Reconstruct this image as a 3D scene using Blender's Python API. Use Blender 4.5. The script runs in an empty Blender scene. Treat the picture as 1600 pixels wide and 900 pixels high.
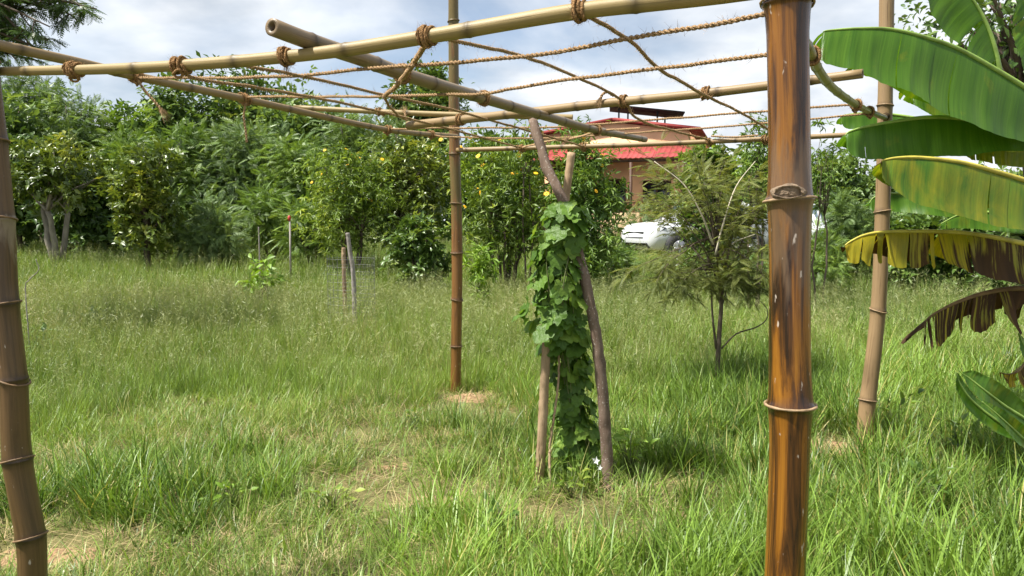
import bpy, math, random
import numpy as np
from mathutils import Vector, Matrix

# ------------------------------------------------------------------ camera, world, sun, exposure
scene = bpy.context.scene
COL = scene.collection
EYE = 1.5
F_PX = 1155.0
PITCH = math.atan(105.0 / F_PX)
cam_d = bpy.data.cameras.new('camera')
cam_d.sensor_width = 36.0
cam_d.lens = 36.0 * F_PX / 1600.0
cam_d.clip_start = 0.05
cam_d.clip_end = 2000.0
cam = bpy.data.objects.new('camera', cam_d)
COL.objects.link(cam)
cam.location = (0, 0, EYE)
cam.rotation_euler = (math.pi / 2 - PITCH, 0, 0)
scene.camera = cam

SUN_TO = Vector((-0.46, -0.16, 0.87)).normalized()
world = bpy.data.worlds.new('World')
scene.world = world
world.use_nodes = True


def build_world():
    nt = world.node_tree
    N, L = nt.nodes, nt.links
    N.clear()
    out = N.new('ShaderNodeOutputWorld')
    sky = N.new('ShaderNodeTexSky')
    sky.sky_type = 'NISHITA'
    sky.sun_disc = False
    sky.sun_elevation = math.asin(SUN_TO.z)
    sky.sun_rotation = math.atan2(SUN_TO.x, SUN_TO.y)
    sky.air_density = 1.0
    sky.dust_density = 1.2
    sky.ozone_density = 1.2
    bg = N.new('ShaderNodeBackground')
    bg.inputs['Strength'].default_value = 0.075
    L.new(sky.outputs[0], bg.inputs['Color'])
    tc = N.new('ShaderNodeTexCoord')
    sep = N.new('ShaderNodeSeparateXYZ')
    L.new(tc.outputs['Generated'], sep.inputs[0])
    mx = N.new('ShaderNodeMath'); mx.operation = 'MAXIMUM'; mx.inputs[1].default_value = 0.0
    L.new(sep.outputs['Z'], mx.inputs[0])
    add = N.new('ShaderNodeMath'); add.operation = 'ADD'; add.inputs[1].default_value = 0.22
    L.new(mx.outputs[0], add.inputs[0])
    dx = N.new('ShaderNodeMath'); dx.operation = 'DIVIDE'
    dy = N.new('ShaderNodeMath'); dy.operation = 'DIVIDE'
    L.new(sep.outputs['X'], dx.inputs[0]); L.new(add.outputs[0], dx.inputs[1])
    L.new(sep.outputs['Y'], dy.inputs[0]); L.new(add.outputs[0], dy.inputs[1])
    cmb = N.new('ShaderNodeCombineXYZ')
    L.new(dx.outputs[0], cmb.inputs[0]); L.new(dy.outputs[0], cmb.inputs[1])
    cmb.inputs[2].default_value = 3.7
    n1 = N.new('ShaderNodeTexNoise')
    n1.inputs['Scale'].default_value = 1.15
    n1.inputs['Detail'].default_value = 6.0
    n1.inputs['Roughness'].default_value = 0.52
    n1.inputs['Distortion'].default_value = 0.35
    L.new(cmb.outputs[0], n1.inputs['Vector'])
    r1 = N.new('ShaderNodeValToRGB')
    r1.color_ramp.elements[0].position = 0.30
    r1.color_ramp.elements[1].position = 0.54
    r1.color_ramp.elements[0].color = (0.25, 0.25, 0.25, 1)
    r1.color_ramp.elements[1].color = (1, 1, 1, 1)
    L.new(n1.outputs['Fac'], r1.inputs[0])
    n2 = N.new('ShaderNodeTexNoise')
    n2.inputs['Scale'].default_value = 2.9
    n2.inputs['Detail'].default_value = 6.0
    n2.inputs['Roughness'].default_value = 0.5
    L.new(cmb.outputs[0], n2.inputs['Vector'])
    r2 = N.new('ShaderNodeValToRGB')
    r2.color_ramp.elements[0].position = 0.33
    r2.color_ramp.elements[1].position = 0.70
    r2.color_ramp.elements[0].color = (0.54, 0.60, 0.68, 1)
    r2.color_ramp.elements[1].color = (1.0, 1.02, 1.04, 1)
    L.new(n2.outputs['Fac'], r2.inputs[0])
    bg2 = N.new('ShaderNodeBackground')
    bg2.inputs['Strength'].default_value = 0.55
    L.new(r2.outputs[0], bg2.inputs['Color'])
    mix = N.new('ShaderNodeMixShader')
    L.new(r1.outputs[0], mix.inputs[0])
    L.new(bg.outputs[0], mix.inputs[1])
    L.new(bg2.outputs[0], mix.inputs[2])
    L.new(mix.outputs[0], out.inputs['Surface'])


build_world()
sun_d = bpy.data.lights.new('sun', 'SUN')
sun_d.energy = 5.0
sun_d.angle = math.radians(2.5)
sun_d.color = (1.0, 0.955, 0.88)
sun = bpy.data.objects.new('sun', sun_d)
COL.objects.link(sun)
sun.location = (-20, -8, 40)
sun.rotation_euler = (-SUN_TO).to_track_quat('-Z', 'Y').to_euler()

vs = scene.view_settings
vs.view_transform = 'Standard'
vs.look = 'None'
vs.gamma = 1.0
vs.use_curve_mapping = False
vs.exposure = 1.1
scene.render.engine = 'CYCLES'
cy = scene.cycles
cy.max_bounces = 4
cy.diffuse_bounces = 2
cy.glossy_bounces = 2
cy.transmission_bounces = 4
cy.transparent_max_bounces = 6
cy.use_denoising = True
cy.use_adaptive_sampling = True
cy.adaptive_threshold = 0.02

# ------------------------------------------------------------------ helpers
rng = np.random.default_rng(7)
random.seed(7)
CP, SP = math.cos(PITCH), math.sin(PITCH)


def ray(px, py):
    u = (px - 800.0) / F_PX
    v = (450.0 - py) / F_PX
    return np.array([u, CP + v * SP, -SP + v * CP])


def P(px, py, Y):
    d = ray(px, py)
    return np.array([0, 0, EYE]) + d * (Y / d[1])


def sstep(a, b, x):
    t = np.clip((np.asarray(x, float) - a) / (b - a), 0, 1)
    return t * t * (3 - 2 * t)


_gt = np.random.default_rng(3).random((64, 64))


def vnoise(x, y):
    x = np.asarray(x, float); y = np.asarray(y, float)
    xi = np.floor(x).astype(int); yi = np.floor(y).astype(int)
    fx = x - xi; fy = y - yi
    fx = fx * fx * (3 - 2 * fx); fy = fy * fy * (3 - 2 * fy)
    g = lambda i, j: _gt[i % 64, j % 64]
    return (g(xi, yi) * (1 - fx) + g(xi + 1, yi) * fx) * (1 - fy) + (g(xi, yi + 1) * (1 - fx) + g(xi + 1, yi + 1) * fx) * fy


def fnoise(x, y):
    return (vnoise(x, y) + 0.5 * vnoise(x * 2.1 + 7, y * 2.1 + 3) + 0.25 * vnoise(x * 4.3 + 1, y * 4.3 + 9)) / 1.75


def gz(x, y):
    """height of the ground"""
    x = np.asarray(x, float); y = np.asarray(y, float)
    return 0.30 * sstep(11, 24, y) + 0.05 * (fnoise(x * 0.7, y * 0.7) - 0.5) * sstep(1.0, 3.0, y) + 0.02 * (fnoise(x * 3, y * 3) - 0.5)


def G(px, py):
    d = ray(px, py)
    t = -EYE / d[2]
    p = np.array([0, 0, EYE]) + d * t
    p[2] = float(gz(p[0], p[1]))
    return p


def at(px, Y, dz=0.0):
    """ground point seen in column px at distance Y"""
    x = (px - 800.0) / F_PX * Y
    return np.array([x, Y, float(gz(x, Y)) + dz])


def hz(py, Y):
    """height of a point seen in row py at distance Y"""
    return P(800, py, Y)[2]


ORG = {}


def link(o, parent=None):
    COL.objects.link(o)
    if parent is not None:
        o.parent = parent
    return o


def tag(o, label=None, cat=None, group=None, kind=None):
    if label: o['label'] = label
    if cat: o['category'] = cat
    if group: o['group'] = group
    if kind: o['kind'] = kind
    return o


def thing(name, label, cat, loc=(0, 0, 0), group=None):
    o = bpy.data.objects.new(name, None)
    o.empty_display_size = 0.1
    o.location = [float(c) for c in loc]
    link(o)
    ORG[o.name] = np.array(o.location)
    return tag(o, label, cat, group)


def np_mesh(name, V, F, mats, uv=None, attrs=None, smooth=False, matidx=None):
    """V (n,3); F either (m,k) array or list of such arrays"""
    V = np.asarray(V, np.float32)
    Fs = F if isinstance(F, list) else [F]
    Fs = [np.asarray(f, np.int32) for f in Fs if len(f)]
    me = bpy.data.meshes.new(name)
    me.vertices.add(len(V))
    me.vertices.foreach_set('co', V.ravel())
    loops = np.concatenate([f.ravel() for f in Fs])
    tot = np.concatenate([np.full(len(f), f.shape[1], np.int32) for f in Fs])
    start = np.concatenate([[0], np.cumsum(tot)[:-1]]).astype(np.int32)
    me.loops.add(len(loops))
    me.loops.foreach_set('vertex_index', loops)
    me.polygons.add(len(tot))
    me.polygons.foreach_set('loop_start', start)
    me.polygons.foreach_set('loop_total', tot)
    if smooth:
        me.polygons.foreach_set('use_smooth', np.ones(len(tot), bool))
    if matidx is not None:
        me.polygons.foreach_set('material_index', np.asarray(matidx, np.int32))
    if uv is not None:
        l = me.uv_layers.new(name='UVMap')
        l.data.foreach_set('uv', np.asarray(uv, np.float32)[loops].ravel())
    if attrs:
        for k, a in attrs.items():
            a = np.asarray(a, np.float32)
            if a.ndim == 2:
                at_ = me.attributes.new(k, 'FLOAT_VECTOR', 'POINT')
                at_.data.foreach_set('vector', a.ravel())
            else:
                at_ = me.attributes.new(k, 'FLOAT', 'POINT')
                at_.data.foreach_set('value', a)
    for m in (mats if isinstance(mats, (list, tuple)) else [mats]):
        me.materials.append(m)
    me.update(calc_edges=True)
    return me


def obj(name, V, F, mats, parent=None, **kw):
    V = np.asarray(V, float)
    o0 = ORG.get(parent.name, np.zeros(3)) if parent is not None else np.zeros(3)
    me = np_mesh(name, V - o0, F, mats, **kw)
    o = bpy.data.objects.new(name, me)
    link(o, parent)
    ORG[o.name] = o0
    return o


def mobj(name, me, parent, loc, rot):
    """object that shares a mesh; loc in world, rot a Matrix 3x3"""
    o = bpy.data.objects.new(name, me)
    o0 = ORG.get(parent.name, np.zeros(3)) if parent is not None else np.zeros(3)
    link(o, parent)
    m = rot.to_4x4()
    m.translation = Vector([float(c) for c in (np.asarray(loc) - o0)])
    o.matrix_local = m
    return o


def unit(v):
    v = np.asarray(v, float)
    n = np.linalg.norm(v, axis=-1, keepdims=True)
    return v / np.maximum(n, 1e-9)


class MB:
    """collects boxes, prisms and tubes into one mesh"""
    def __init__(s):
        s.v = []; s.f = []; s.n = 0

    def add(s, V, F):
        V = np.asarray(V, float)
        s.v.append(V)
        for f in (F if isinstance(F, list) else [F]):
            f = np.asarray(f, int)
            if len(f): s.f.append(f + s.n)
        s.n += len(V)
        return s

    def box(s, c, h, R=None):
        c = np.asarray(c, float)
        V = np.array([[x, y, z] for x in (-1, 1) for y in (-1, 1) for z in (-1, 1)], float) * np.asarray(h)
        if R is not None: V = V @ np.asarray(R).T
        return s.add(V + c, np.array([[0, 1, 3, 2], [4, 6, 7, 5], [0, 4, 5, 1], [2, 3, 7, 6], [0, 2, 6, 4], [1, 5, 7, 3]]))

    def tube(s, pts, radii, sides=8, caps=True):
        V, F, _ = tube(pts, radii, sides, caps)
        return s.add(V, F)

    def build(s, name, mats, parent=None, **kw):
        by = {}
        for f in s.f: by.setdefault(f.shape[1], []).append(f)
        return obj(name, np.concatenate(s.v), [np.concatenate(x) for x in by.values()], mats, parent, **kw)


def frames(pts):
    pts = np.asarray(pts, float)
    T = np.gradient(pts, axis=0)
    T = unit(T)
    ref = np.array([0, 0, 1.0]) if abs(T[0][2]) < 0.8 else np.array([1.0, 0, 0])
    U = np.zeros_like(pts)
    u = ref - T[0] * ref.dot(T[0])
    U[0] = u / np.linalg.norm(u)
    for i in range(1, len(pts)):
        u = U[i - 1] - T[i] * U[i - 1].dot(T[i])
        U[i] = u / max(np.linalg.norm(u), 1e-9)
    W = np.cross(T, U)
    return T, U, W


def tube(pts, radii, sides=8, caps=True, wob=None):
    pts = np.asarray(pts, float)
    n = len(pts)
    radii = np.broadcast_to(np.asarray(radii, float), (n,))
    T, U, W = frames(pts)
    a = np.arange(sides) / sides * 2 * math.pi
    rr = radii[:, None] * (np.ones((n, sides)) if wob is None else wob)
    V = pts[:, None, :] + rr[..., None] * (np.cos(a)[None, :, None] * U[:, None, :] + np.sin(a)[None, :, None] * W[:, None, :])
    V = V.reshape(-1, 3)
    i = np.arange(n - 1)[:, None] * sides
    j = np.arange(sides)[None, :]
    k = (np.arange(sides) + 1) % sides
    F = np.stack([i + j, i + k[None, :], i + sides + k[None, :], i + sides + j], -1).reshape(-1, 4)
    Fs = [F]
    if caps:
        c0 = len(V); V = np.concatenate([V, pts[:1], pts[-1:]])
        tri = [[c0, (q + 1) % sides, q] for q in range(sides)] + [[c0 + 1, (n - 1) * sides + q, (n - 1) * sides + (q + 1) % sides] for q in range(sides)]
        Fs.append(np.array(tri))
    uv = None
    return V, Fs, uv


def catmull(pts, per=8):
    pts = np.asarray(pts, float)
    if len(pts) < 3:
        t = np.linspace(0, 1, per + 1)[:, None]
        return pts[0] * (1 - t) + pts[1] * t
    Q = np.vstack([2 * pts[0] - pts[1], pts, 2 * pts[-1] - pts[-2]])
    out = []
    for i in range(1, len(Q) - 2):
        p0, p1, p2, p3 = Q[i - 1:i + 3]
        for t in np.arange(per) / per:
            out.append(0.5 * (2 * p1 + (p2 - p0) * t + (2 * p0 - 5 * p1 + 4 * p2 - p3) * t * t + (3 * p1 - p0 - 3 * p2 + p3) * t ** 3))
    out.append(pts[-1])
    return np.array(out)


def resample(pts, s_new):
    pts = np.asarray(pts, float)
    s = np.concatenate([[0], np.cumsum(np.linalg.norm(np.diff(pts, axis=0), axis=1))])
    return np.stack([np.interp(s_new, s, pts[:, k]) for k in range(3)], 1)


def plen(pts):
    return float(np.linalg.norm(np.diff(np.asarray(pts), axis=0), axis=1).sum())


# ------------------------------------------------------------------ materials
class NT:
    def __init__(s, name):
        s.m = bpy.data.materials.new(name)
        s.m.use_nodes = True
        s.t = s.m.node_tree
        s.t.nodes.clear()
        s.out = s.t.nodes.new('ShaderNodeOutputMaterial')

    def n(s, typ, **kw):
        nd = s.t.nodes.new(typ)
        for k, v in kw.items():
            if k in nd.inputs: nd.inputs[k].default_value = v
            else: setattr(nd, k, v)
        return nd

    def l(s, a, b):
        s.t.links.new(a, b)

    def attr(s, name, typ='GEOMETRY'):
        return s.n('ShaderNodeAttribute', attribute_name=name, attribute_type=typ)

    def noise(s, vec, scale, detail=4.0, rough=0.55, dist=0.0):
        nd = s.n('ShaderNodeTexNoise')
        nd.inputs['Scale'].default_value = scale
        nd.inputs['Detail'].default_value = detail
        nd.inputs['Roughness'].default_value = rough
        nd.inputs['Distortion'].default_value = dist
        if vec is not None: s.l(vec, nd.inputs['Vector'])
        return nd.outputs['Fac']

    def mapping(s, vec, scale=(1, 1, 1), loc=(0, 0, 0)):
        nd = s.n('ShaderNodeMapping')
        nd.inputs['Scale'].default_value = scale
        nd.inputs['Location'].default_value = loc
        s.l(vec, nd.inputs['Vector'])
        return nd.outputs[0]

    def ramp(s, fac, stops):
        nd = s.n('ShaderNodeValToRGB')
        cr = nd.color_ramp
        while len(cr.elements) < len(stops): cr.elements.new(0.5)
        for e, (p, c) in zip(cr.elements, stops):
            e.position = p
            e.color = tuple(c) + (1,) if len(c) == 3 else c
        s.l(fac, nd.inputs[0])
        return nd.outputs[0]

    def mix(s, fac, a, b, typ='MIX'):
        nd = s.n('ShaderNodeMix', data_type='RGBA', blend_type=typ)
        for sock, val in ((nd.inputs[0], fac), (nd.inputs[6], a), (nd.inputs[7], b)):
            if isinstance(val, (int, float)): sock.default_value = val
            elif isinstance(val, (tuple, list)): sock.default_value = tuple(val) + (1,) if len(val) == 3 else val
            else: s.l(val, sock)
        return nd.outputs[2]

    def math(s, op, a, b=0.0, clamp=False):
        nd = s.n('ShaderNodeMath', operation=op, use_clamp=clamp)
        for sock, val in ((nd.inputs[0], a), (nd.inputs[1], b)):
            if isinstance(val, (int, float)): sock.default_value = val
            else: s.l(val, sock)
        return nd.outputs[0]

    def bump(s, h, strength=0.3, dist=0.01):
        nd = s.n('ShaderNodeBump')
        nd.inputs['Strength'].default_value = strength
        nd.inputs['Distance'].default_value = dist
        s.l(h, nd.inputs['Height'])
        return nd.outputs[0]

    def bsdf(s, col, rough=0.6, spec=0.4, normal=None, coat=0.0, metal=0.0, coatrough=0.15):
        b = s.n('ShaderNodeBsdfPrincipled')
        if isinstance(col, (tuple, list)): b.inputs['Base Color'].default_value = tuple(col) + (1,)
        else: s.l(col, b.inputs['Base Color'])
        if isinstance(rough, (int, float)): b.inputs['Roughness'].default_value = rough
        else: s.l(rough, b.inputs['Roughness'])
        b.inputs['Specular IOR Level'].default_value = spec
        b.inputs['Metallic'].default_value = metal
        b.inputs['Coat Weight'].default_value = coat
        b.inputs['Coat Roughness'].default_value = coatrough
        if normal is not None: s.l(normal, b.inputs['Normal'])
        return b.outputs[0]

    def done(s, sh):
        s.l(sh, s.out.inputs['Surface'])
        return s.m

    def leafy(s, col, rough, spec, trans, tcol_gain=(1.25, 1.15, 0.5), normal=None):
        a = s.bsdf(col, rough, spec, normal)
        t = s.n('ShaderNodeBsdfTranslucent')
        tc = s.mix(1.0, col, tcol_gain, 'MULTIPLY')
        s.l(tc, t.inputs['Color'])
        mx = s.n('ShaderNodeMixShader')
        mx.inputs[0].default_value = trans
        s.l(a, mx.inputs[1]); s.l(t.outputs[0], mx.inputs[2])
        return s.done(mx.outputs[0])


def leaf_mat(name, dark, light, hi=None, rough=0.42, spec=0.45, trans=0.28):
    m = NT(name)
    tn = m.attr('tint').outputs['Fac']
    f = tn
    st = [(0.0, dark), (0.7, light)]
    if hi: st.append((1.0, hi))
    col = m.ramp(f, st)
    return m.leafy(col, rough, spec, trans)


def grass_mat(name, dark, light, dry, dryness=0.25, trans=0.30, rough=0.42, spec=0.4):
    m = NT(name)
    tn = m.attr('tint').outputs['Fac']
    pv = m.attr('patch', 'INSTANCER').outputs['Vector']
    sp_ = m.n('ShaderNodeSeparateXYZ'); m.l(pv, sp_.inputs[0])
    f = m.math('ADD', m.math('MULTIPLY', tn, 0.70), sp_.outputs[0], clamp=True)
    col = m.ramp(f, [(0.05, dark), (0.85, light)])
    d = m.math('ADD', m.math('MULTIPLY', m.attr('dry').outputs['Fac'], 0.9), dryness - 0.35)
    d = m.math('ADD', d, sp_.outputs[1])
    d = m.ramp(d, [(0.30, (0, 0, 0)), (0.62, (1, 1, 1))])
    col = m.mix(d, col, dry)
    return m.leafy(col, rough, spec, trans, (1.2, 1.15, 0.55))


def plain(name, col, rough=0.6, spec=0.4, nscale=None, namt=0.25, coat=0.0, metal=0.0, bump=0.0):
    m = NT(name)
    geo = m.n('ShaderNodeNewGeometry')
    nrm = None
    c = col
    if nscale:
        tcn = m.n('ShaderNodeTexCoord')
        nz = m.noise(tcn.outputs['Object'], nscale, 5)
        lo = tuple(x * (1 - namt) for x in col); hi = tuple(min(1, x * (1 + namt)) for x in col)
        c = m.ramp(nz, [(0.3, lo), (0.7, hi)])
        if bump: nrm = m.bump(nz, bump, 0.01)
    return m.done(m.bsdf(c, rough, spec, nrm, coat, metal))


def bamboo_mat(name, base, dark, pale, rough=0.4, coat=0.0, darkamt=0.5, scar=None, fleck=0.0, spec=0.4, seed=0.0, uf=6.0, stops=None):
    m = NT(name)
    uv = m.attr('round').outputs['Vector']
    v1 = m.mapping(uv, (uf / 3.14, uf / 3.14, 2.4), (seed, seed, seed))
    n1 = m.noise(v1, 1.0, 6, 0.62, 0.9)
    v2 = m.mapping(uv, (13, 13, 3.0), (seed, 0, 0))
    n2 = m.noise(v2, 1.0, 4, 0.6)
    col = m.ramp(n1, stops or [(0.30, dark), (0.30 + darkamt * 0.35, base), (0.72, base), (0.85, pale)])
    fine = m.ramp(n2, [(0.25, (0.82, 0.80, 0.77)), (0.6, (1.0, 1.0, 1.0)), (0.85, (1.10, 1.09, 1.05))])
    col = m.mix(1.0, col, fine, 'MULTIPLY')
    nd = m.attr('node').outputs['Fac']
    n3 = m.noise(m.mapping(uv, (1.8, 1.8, 7), (seed, 3, 0)), 1.0, 4)
    k = m.math('MULTIPLY', nd, m.math('ADD', n3, 0.25), clamp=True)
    col = m.mix(k, col, tuple(x * 0.45 for x in dark))
    if scar:
        sc = m.attr('scar').outputs['Fac']
        n4 = m.noise(m.mapping(uv, (1.7, 1.7, 5), (seed + 2, 1, 0)), 1.0, 5, 0.6, 0.3)
        k2 = m.math('ADD', m.math('MULTIPLY', sc, 1.0), m.math('MULTIPLY', m.math('SUBTRACT', n4, 0.5), 2.2))
        k2 = m.ramp(k2, [(0.46, (0, 0, 0)), (0.82, (1, 1, 1))])
        col = m.mix(m.math('MULTIPLY', k2, 0.70), col, scar)
    if fleck:
        n5 = m.noise(m.mapping(uv, (3.2, 3.2, 24), (seed + 5, 2, 0)), 1.0, 3, 0.5)
        k3 = m.ramp(n5, [(0.715 - fleck * 0.03, (0, 0, 0)), (0.735, (1, 1, 1))])
        col = m.mix(m.math('MULTIPLY', k3, 0.7), col, (0.52, 0.45, 0.38))
    rg = m.math('ADD', rough, m.math('MULTIPLY', m.math('SUBTRACT', n1, 0.5), 0.35))
    nb = m.bump(m.math('ADD', n2, m.math('MULTIPLY', n1, 0.8)), 0.22, 0.003)
    return m.done(m.bsdf(col, rg, spec, nb, coat))


def bark_mat(name, a, b, scale=18, stretch=0.35, speck=None):
    m = NT(name)
    tcn = m.n('ShaderNodeTexCoord')
    v = m.mapping(tcn.outputs['Object'], (1, 1, stretch))
    n1 = m.noise(v, scale, 6, 0.65)
    col = m.ramp(n1, [(0.3, a), (0.7, b)])
    if speck:
        n2 = m.noise(tcn.outputs['Object'], 95, 2, 0.5)
        k = m.ramp(n2, [(0.62, (0, 0, 0)), (0.68, (1, 1, 1))])
        n3 = m.noise(tcn.outputs['Object'], 6, 3)
        k = m.math('MULTIPLY', k, m.ramp(n3, [(0.35, (0.1, 0.1, 0.1)), (0.6, (0.9, 0.9, 0.9))]))
        col = m.mix(k, col, speck)
    return m.done(m.bsdf(col, 0.85, 0.2, m.bump(n1, 0.7, 0.006)))


M = {}
M['tan_bamboo'] = bamboo_mat('tan_bamboo', (0.235, 0.160, 0.072), (0.12, 0.075, 0.032), (0.32, 0.24, 0.12), 0.52, 0.0, 0.35)
M['grey_bamboo'] = bamboo_mat('grey_bamboo', (0.195, 0.138, 0.075), (0.095, 0.062, 0.032), (0.27, 0.21, 0.125), 0.45, 0.05, 0.4, seed=3.0)
M['yellow_bamboo'] = bamboo_mat('yellow_bamboo', (0.265, 0.195, 0.076), (0.14, 0.095, 0.036), (0.35, 0.275, 0.13), 0.52, 0.0, 0.3, seed=6.0)
M['green_bamboo'] = bamboo_mat('green_bamboo', (0.23, 0.20, 0.075), (0.11, 0.09, 0.035), (0.34, 0.30, 0.14), 0.36, 0.15, 0.4, seed=9.0)
M['amber_bamboo'] = bamboo_mat('amber_bamboo', (0.22, 0.082, 0.012), (0.040, 0.016, 0.006), (0.30, 0.125, 0.018), 0.26, 0.35, 0.95, (0.130, 0.082, 0.046), 1.0, seed=5.1, uf=5.0, spec=0.3,
                               stops=[(0.38, (0.022, 0.010, 0.005)), (0.47, (0.080, 0.032, 0.008)), (0.54, (0.19, 0.074, 0.009)), (0.66, (0.27, 0.114, 0.012)), (0.78, (0.36, 0.17, 0.024))])
M['brown_bamboo'] = bamboo_mat('brown_bamboo', (0.115, 0.066, 0.027), (0.052, 0.029, 0.012), (0.18, 0.115, 0.055), 0.42, 0.1, 0.6, (0.24, 0.19, 0.13), 0.35, seed=4.2)
M['orange_bamboo'] = bamboo_mat('orange_bamboo', (0.185, 0.085, 0.022), (0.075, 0.036, 0.013), (0.28, 0.155, 0.06), 0.38, 0.1, 0.6, (0.10, 0.088, 0.024), 0.4, seed=7.7)
M['pale_bamboo'] = bamboo_mat('pale_bamboo', (0.27, 0.18, 0.092), (0.14, 0.085, 0.042), (0.34, 0.25, 0.15), 0.5, 0.0, 0.4, seed=2.6)
M['ring_pale'] = plain('ring_pale', (0.27, 0.185, 0.105), 0.6, 0.3, 60, 0.4)
M['ring_dark'] = plain('ring_dark', (0.16, 0.10, 0.05), 0.6, 0.3, 60, 0.4)
M['scar'] = plain('scar_wood', (0.17, 0.125, 0.085), 0.9, 0.15, 45, 0.7, bump=0.8)
M['hollow'] = plain('hollow', (0.06, 0.04, 0.022), 0.9, 0.1)  # dark tone painted for the shade inside the post hole
M['rope'] = plain('coir_rope', (0.40, 0.265, 0.145), 0.95, 0.05, 240, 0.6, bump=1.0)
M['rope_dark'] = plain('coir_knot', (0.29, 0.17, 0.078), 0.95, 0.05, 220, 0.6, bump=1.0)
M['stake_dark'] = bark_mat('stake_bark', (0.10, 0.066, 0.048), (0.20, 0.145, 0.11), 22, 0.4, (0.46, 0.42, 0.37))
M['stake_pale'] = bark_mat('stake_pale', (0.20, 0.13, 0.075), (0.40, 0.29, 0.18), 26, 0.25)
M['stake_grey'] = bark_mat('stake_grey', (0.16, 0.14, 0.12), (0.34, 0.31, 0.28), 26, 0.2)
M['bark'] = bark_mat('tree_bark', (0.06, 0.045, 0.032), (0.15, 0.12, 0.09), 9, 0.3)
M['bark_pale'] = bark_mat('tree_bark_pale', (0.14, 0.12, 0.095), (0.30, 0.27, 0.22), 9, 0.3)
M['twig_pale'] = plain('bleached_twig', (0.48, 0.43, 0.33), 0.8, 0.2, 20, 0.2)
M['stem_green'] = plain('vine_stem', (0.12, 0.14, 0.05), 0.7, 0.3, 20, 0.4)

M['leaf_dark'] = leaf_mat('leaf_dark', (0.042, 0.086, 0.018), (0.109, 0.185, 0.037), (0.209, 0.271, 0.062), 0.36, 0.45, 0.28)
M['leaf_olive'] = leaf_mat('leaf_olive', (0.052, 0.089, 0.014), (0.147, 0.204, 0.032), (0.271, 0.296, 0.055), 0.34, 0.5, 0.28)
M['leaf_mid'] = leaf_mat('leaf_mid', (0.062, 0.123, 0.020), (0.151, 0.246, 0.043), (0.235, 0.336, 0.067), 0.42, 0.4, 0.34)
M['leaf_grey'] = leaf_mat('leaf_grey', (0.073, 0.129, 0.040), (0.179, 0.269, 0.087), (0.269, 0.358, 0.134), 0.45, 0.4, 0.34)
M['leaf_far'] = leaf_mat('leaf_far', (0.068, 0.123, 0.032), (0.154, 0.240, 0.059), (0.222, 0.308, 0.086), 0.45, 0.4, 0.32)
M['leaf_bright'] = leaf_mat('leaf_bright', (0.073, 0.134, 0.020), (0.185, 0.274, 0.039), (0.302, 0.370, 0.067), 0.42, 0.4, 0.38)
M['leaf_lime'] = leaf_mat('leaf_lime', (0.12, 0.22, 0.02), (0.22, 0.36, 0.04), (0.30, 0.42, 0.07), 0.45, 0.35, 0.4)
M['leaf_tamarind'] = leaf_mat('leaf_tamarind', (0.095, 0.125, 0.030), (0.215, 0.245, 0.062), (0.31, 0.29, 0.09), 0.5, 0.3, 0.40)
M['leaf_vine'] = leaf_mat('leaf_vine', (0.035, 0.085, 0.014), (0.080, 0.165, 0.026), (0.13, 0.23, 0.045), 0.38, 0.45, 0.30)
M['petal_yellow'] = plain('petal_yellow', (0.80, 0.46, 0.015), 0.6, 0.3)
M['petal_white'] = plain('petal_white', (0.58, 0.59, 0.55), 0.6, 0.3)
M['pollen'] = plain('pollen', (0.55, 0.22, 0.01), 0.8, 0.1)

M['grass_lush'] = grass_mat('grass_lush', (0.045, 0.100, 0.010), (0.235, 0.370, 0.055), (0.42, 0.38, 0.13), 0.13)
M['grass_meadow'] = grass_mat('grass_meadow', (0.060, 0.120, 0.014), (0.235, 0.345, 0.060), (0.38, 0.36, 0.13), 0.13)
M['grass_dry'] = grass_mat('grass_dry', (0.18, 0.22, 0.06), (0.30, 0.31, 0.11), (0.44, 0.37, 0.18), 0.36, 0.2)
M['seed_head'] = grass_mat('seed_head', (0.20, 0.24, 0.085), (0.33, 0.36, 0.14), (0.42, 0.38, 0.20), 0.1, 0.25)
M['straw'] = grass_mat('straw', (0.32, 0.25, 0.12), (0.47, 0.37, 0.19), (0.42, 0.31, 0.16), 0.3, 0.1)


def ground_mat():
    m = NT('ground_soil')
    geo = m.n('ShaderNodeNewGeometry')
    p = geo.outputs['Position']
    n1 = m.noise(p, 1.3, 6, 0.6)
    n2 = m.noise(p, 38, 5, 0.65)
    n3 = m.noise(p, 150, 3, 0.6)
    soil = m.ramp(n2, [(0.3, (0.15, 0.095, 0.05)), (0.7, (0.28, 0.195, 0.11))])
    thatch = m.ramp(n2, [(0.3, (0.085, 0.085, 0.03)), (0.7, (0.20, 0.175, 0.075))])
    col = m.mix(m.ramp(n1, [(0.52, (0, 0, 0)), (0.68, (1, 1, 1))]), thatch, soil)
    sx = m.n('ShaderNodeSeparateXYZ'); m.l(p, sx.inputs[0])
    far = m.ramp(m.math('DIVIDE', m.math('SUBTRACT', sx.outputs[1], 14.0), 26.0, clamp=True), [(0.0, (0, 0, 0)), (1.0, (1, 1, 1))])
    fcol = m.ramp(m.noise(p, 0.4, 5), [(0.3, (0.075, 0.105, 0.03)), (0.7, (0.15, 0.18, 0.055))])
    col = m.mix(far, col, fcol)
    return m.done(m.bsdf(col, 0.95, 0.1, m.bump(m.math('ADD', n2, n3), 0.6, 0.02)))


M['ground'] = ground_mat()
M['soil'] = plain('loose_soil', (0.25, 0.165, 0.090), 0.95, 0.1, 55, 0.5, bump=0.8)

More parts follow.
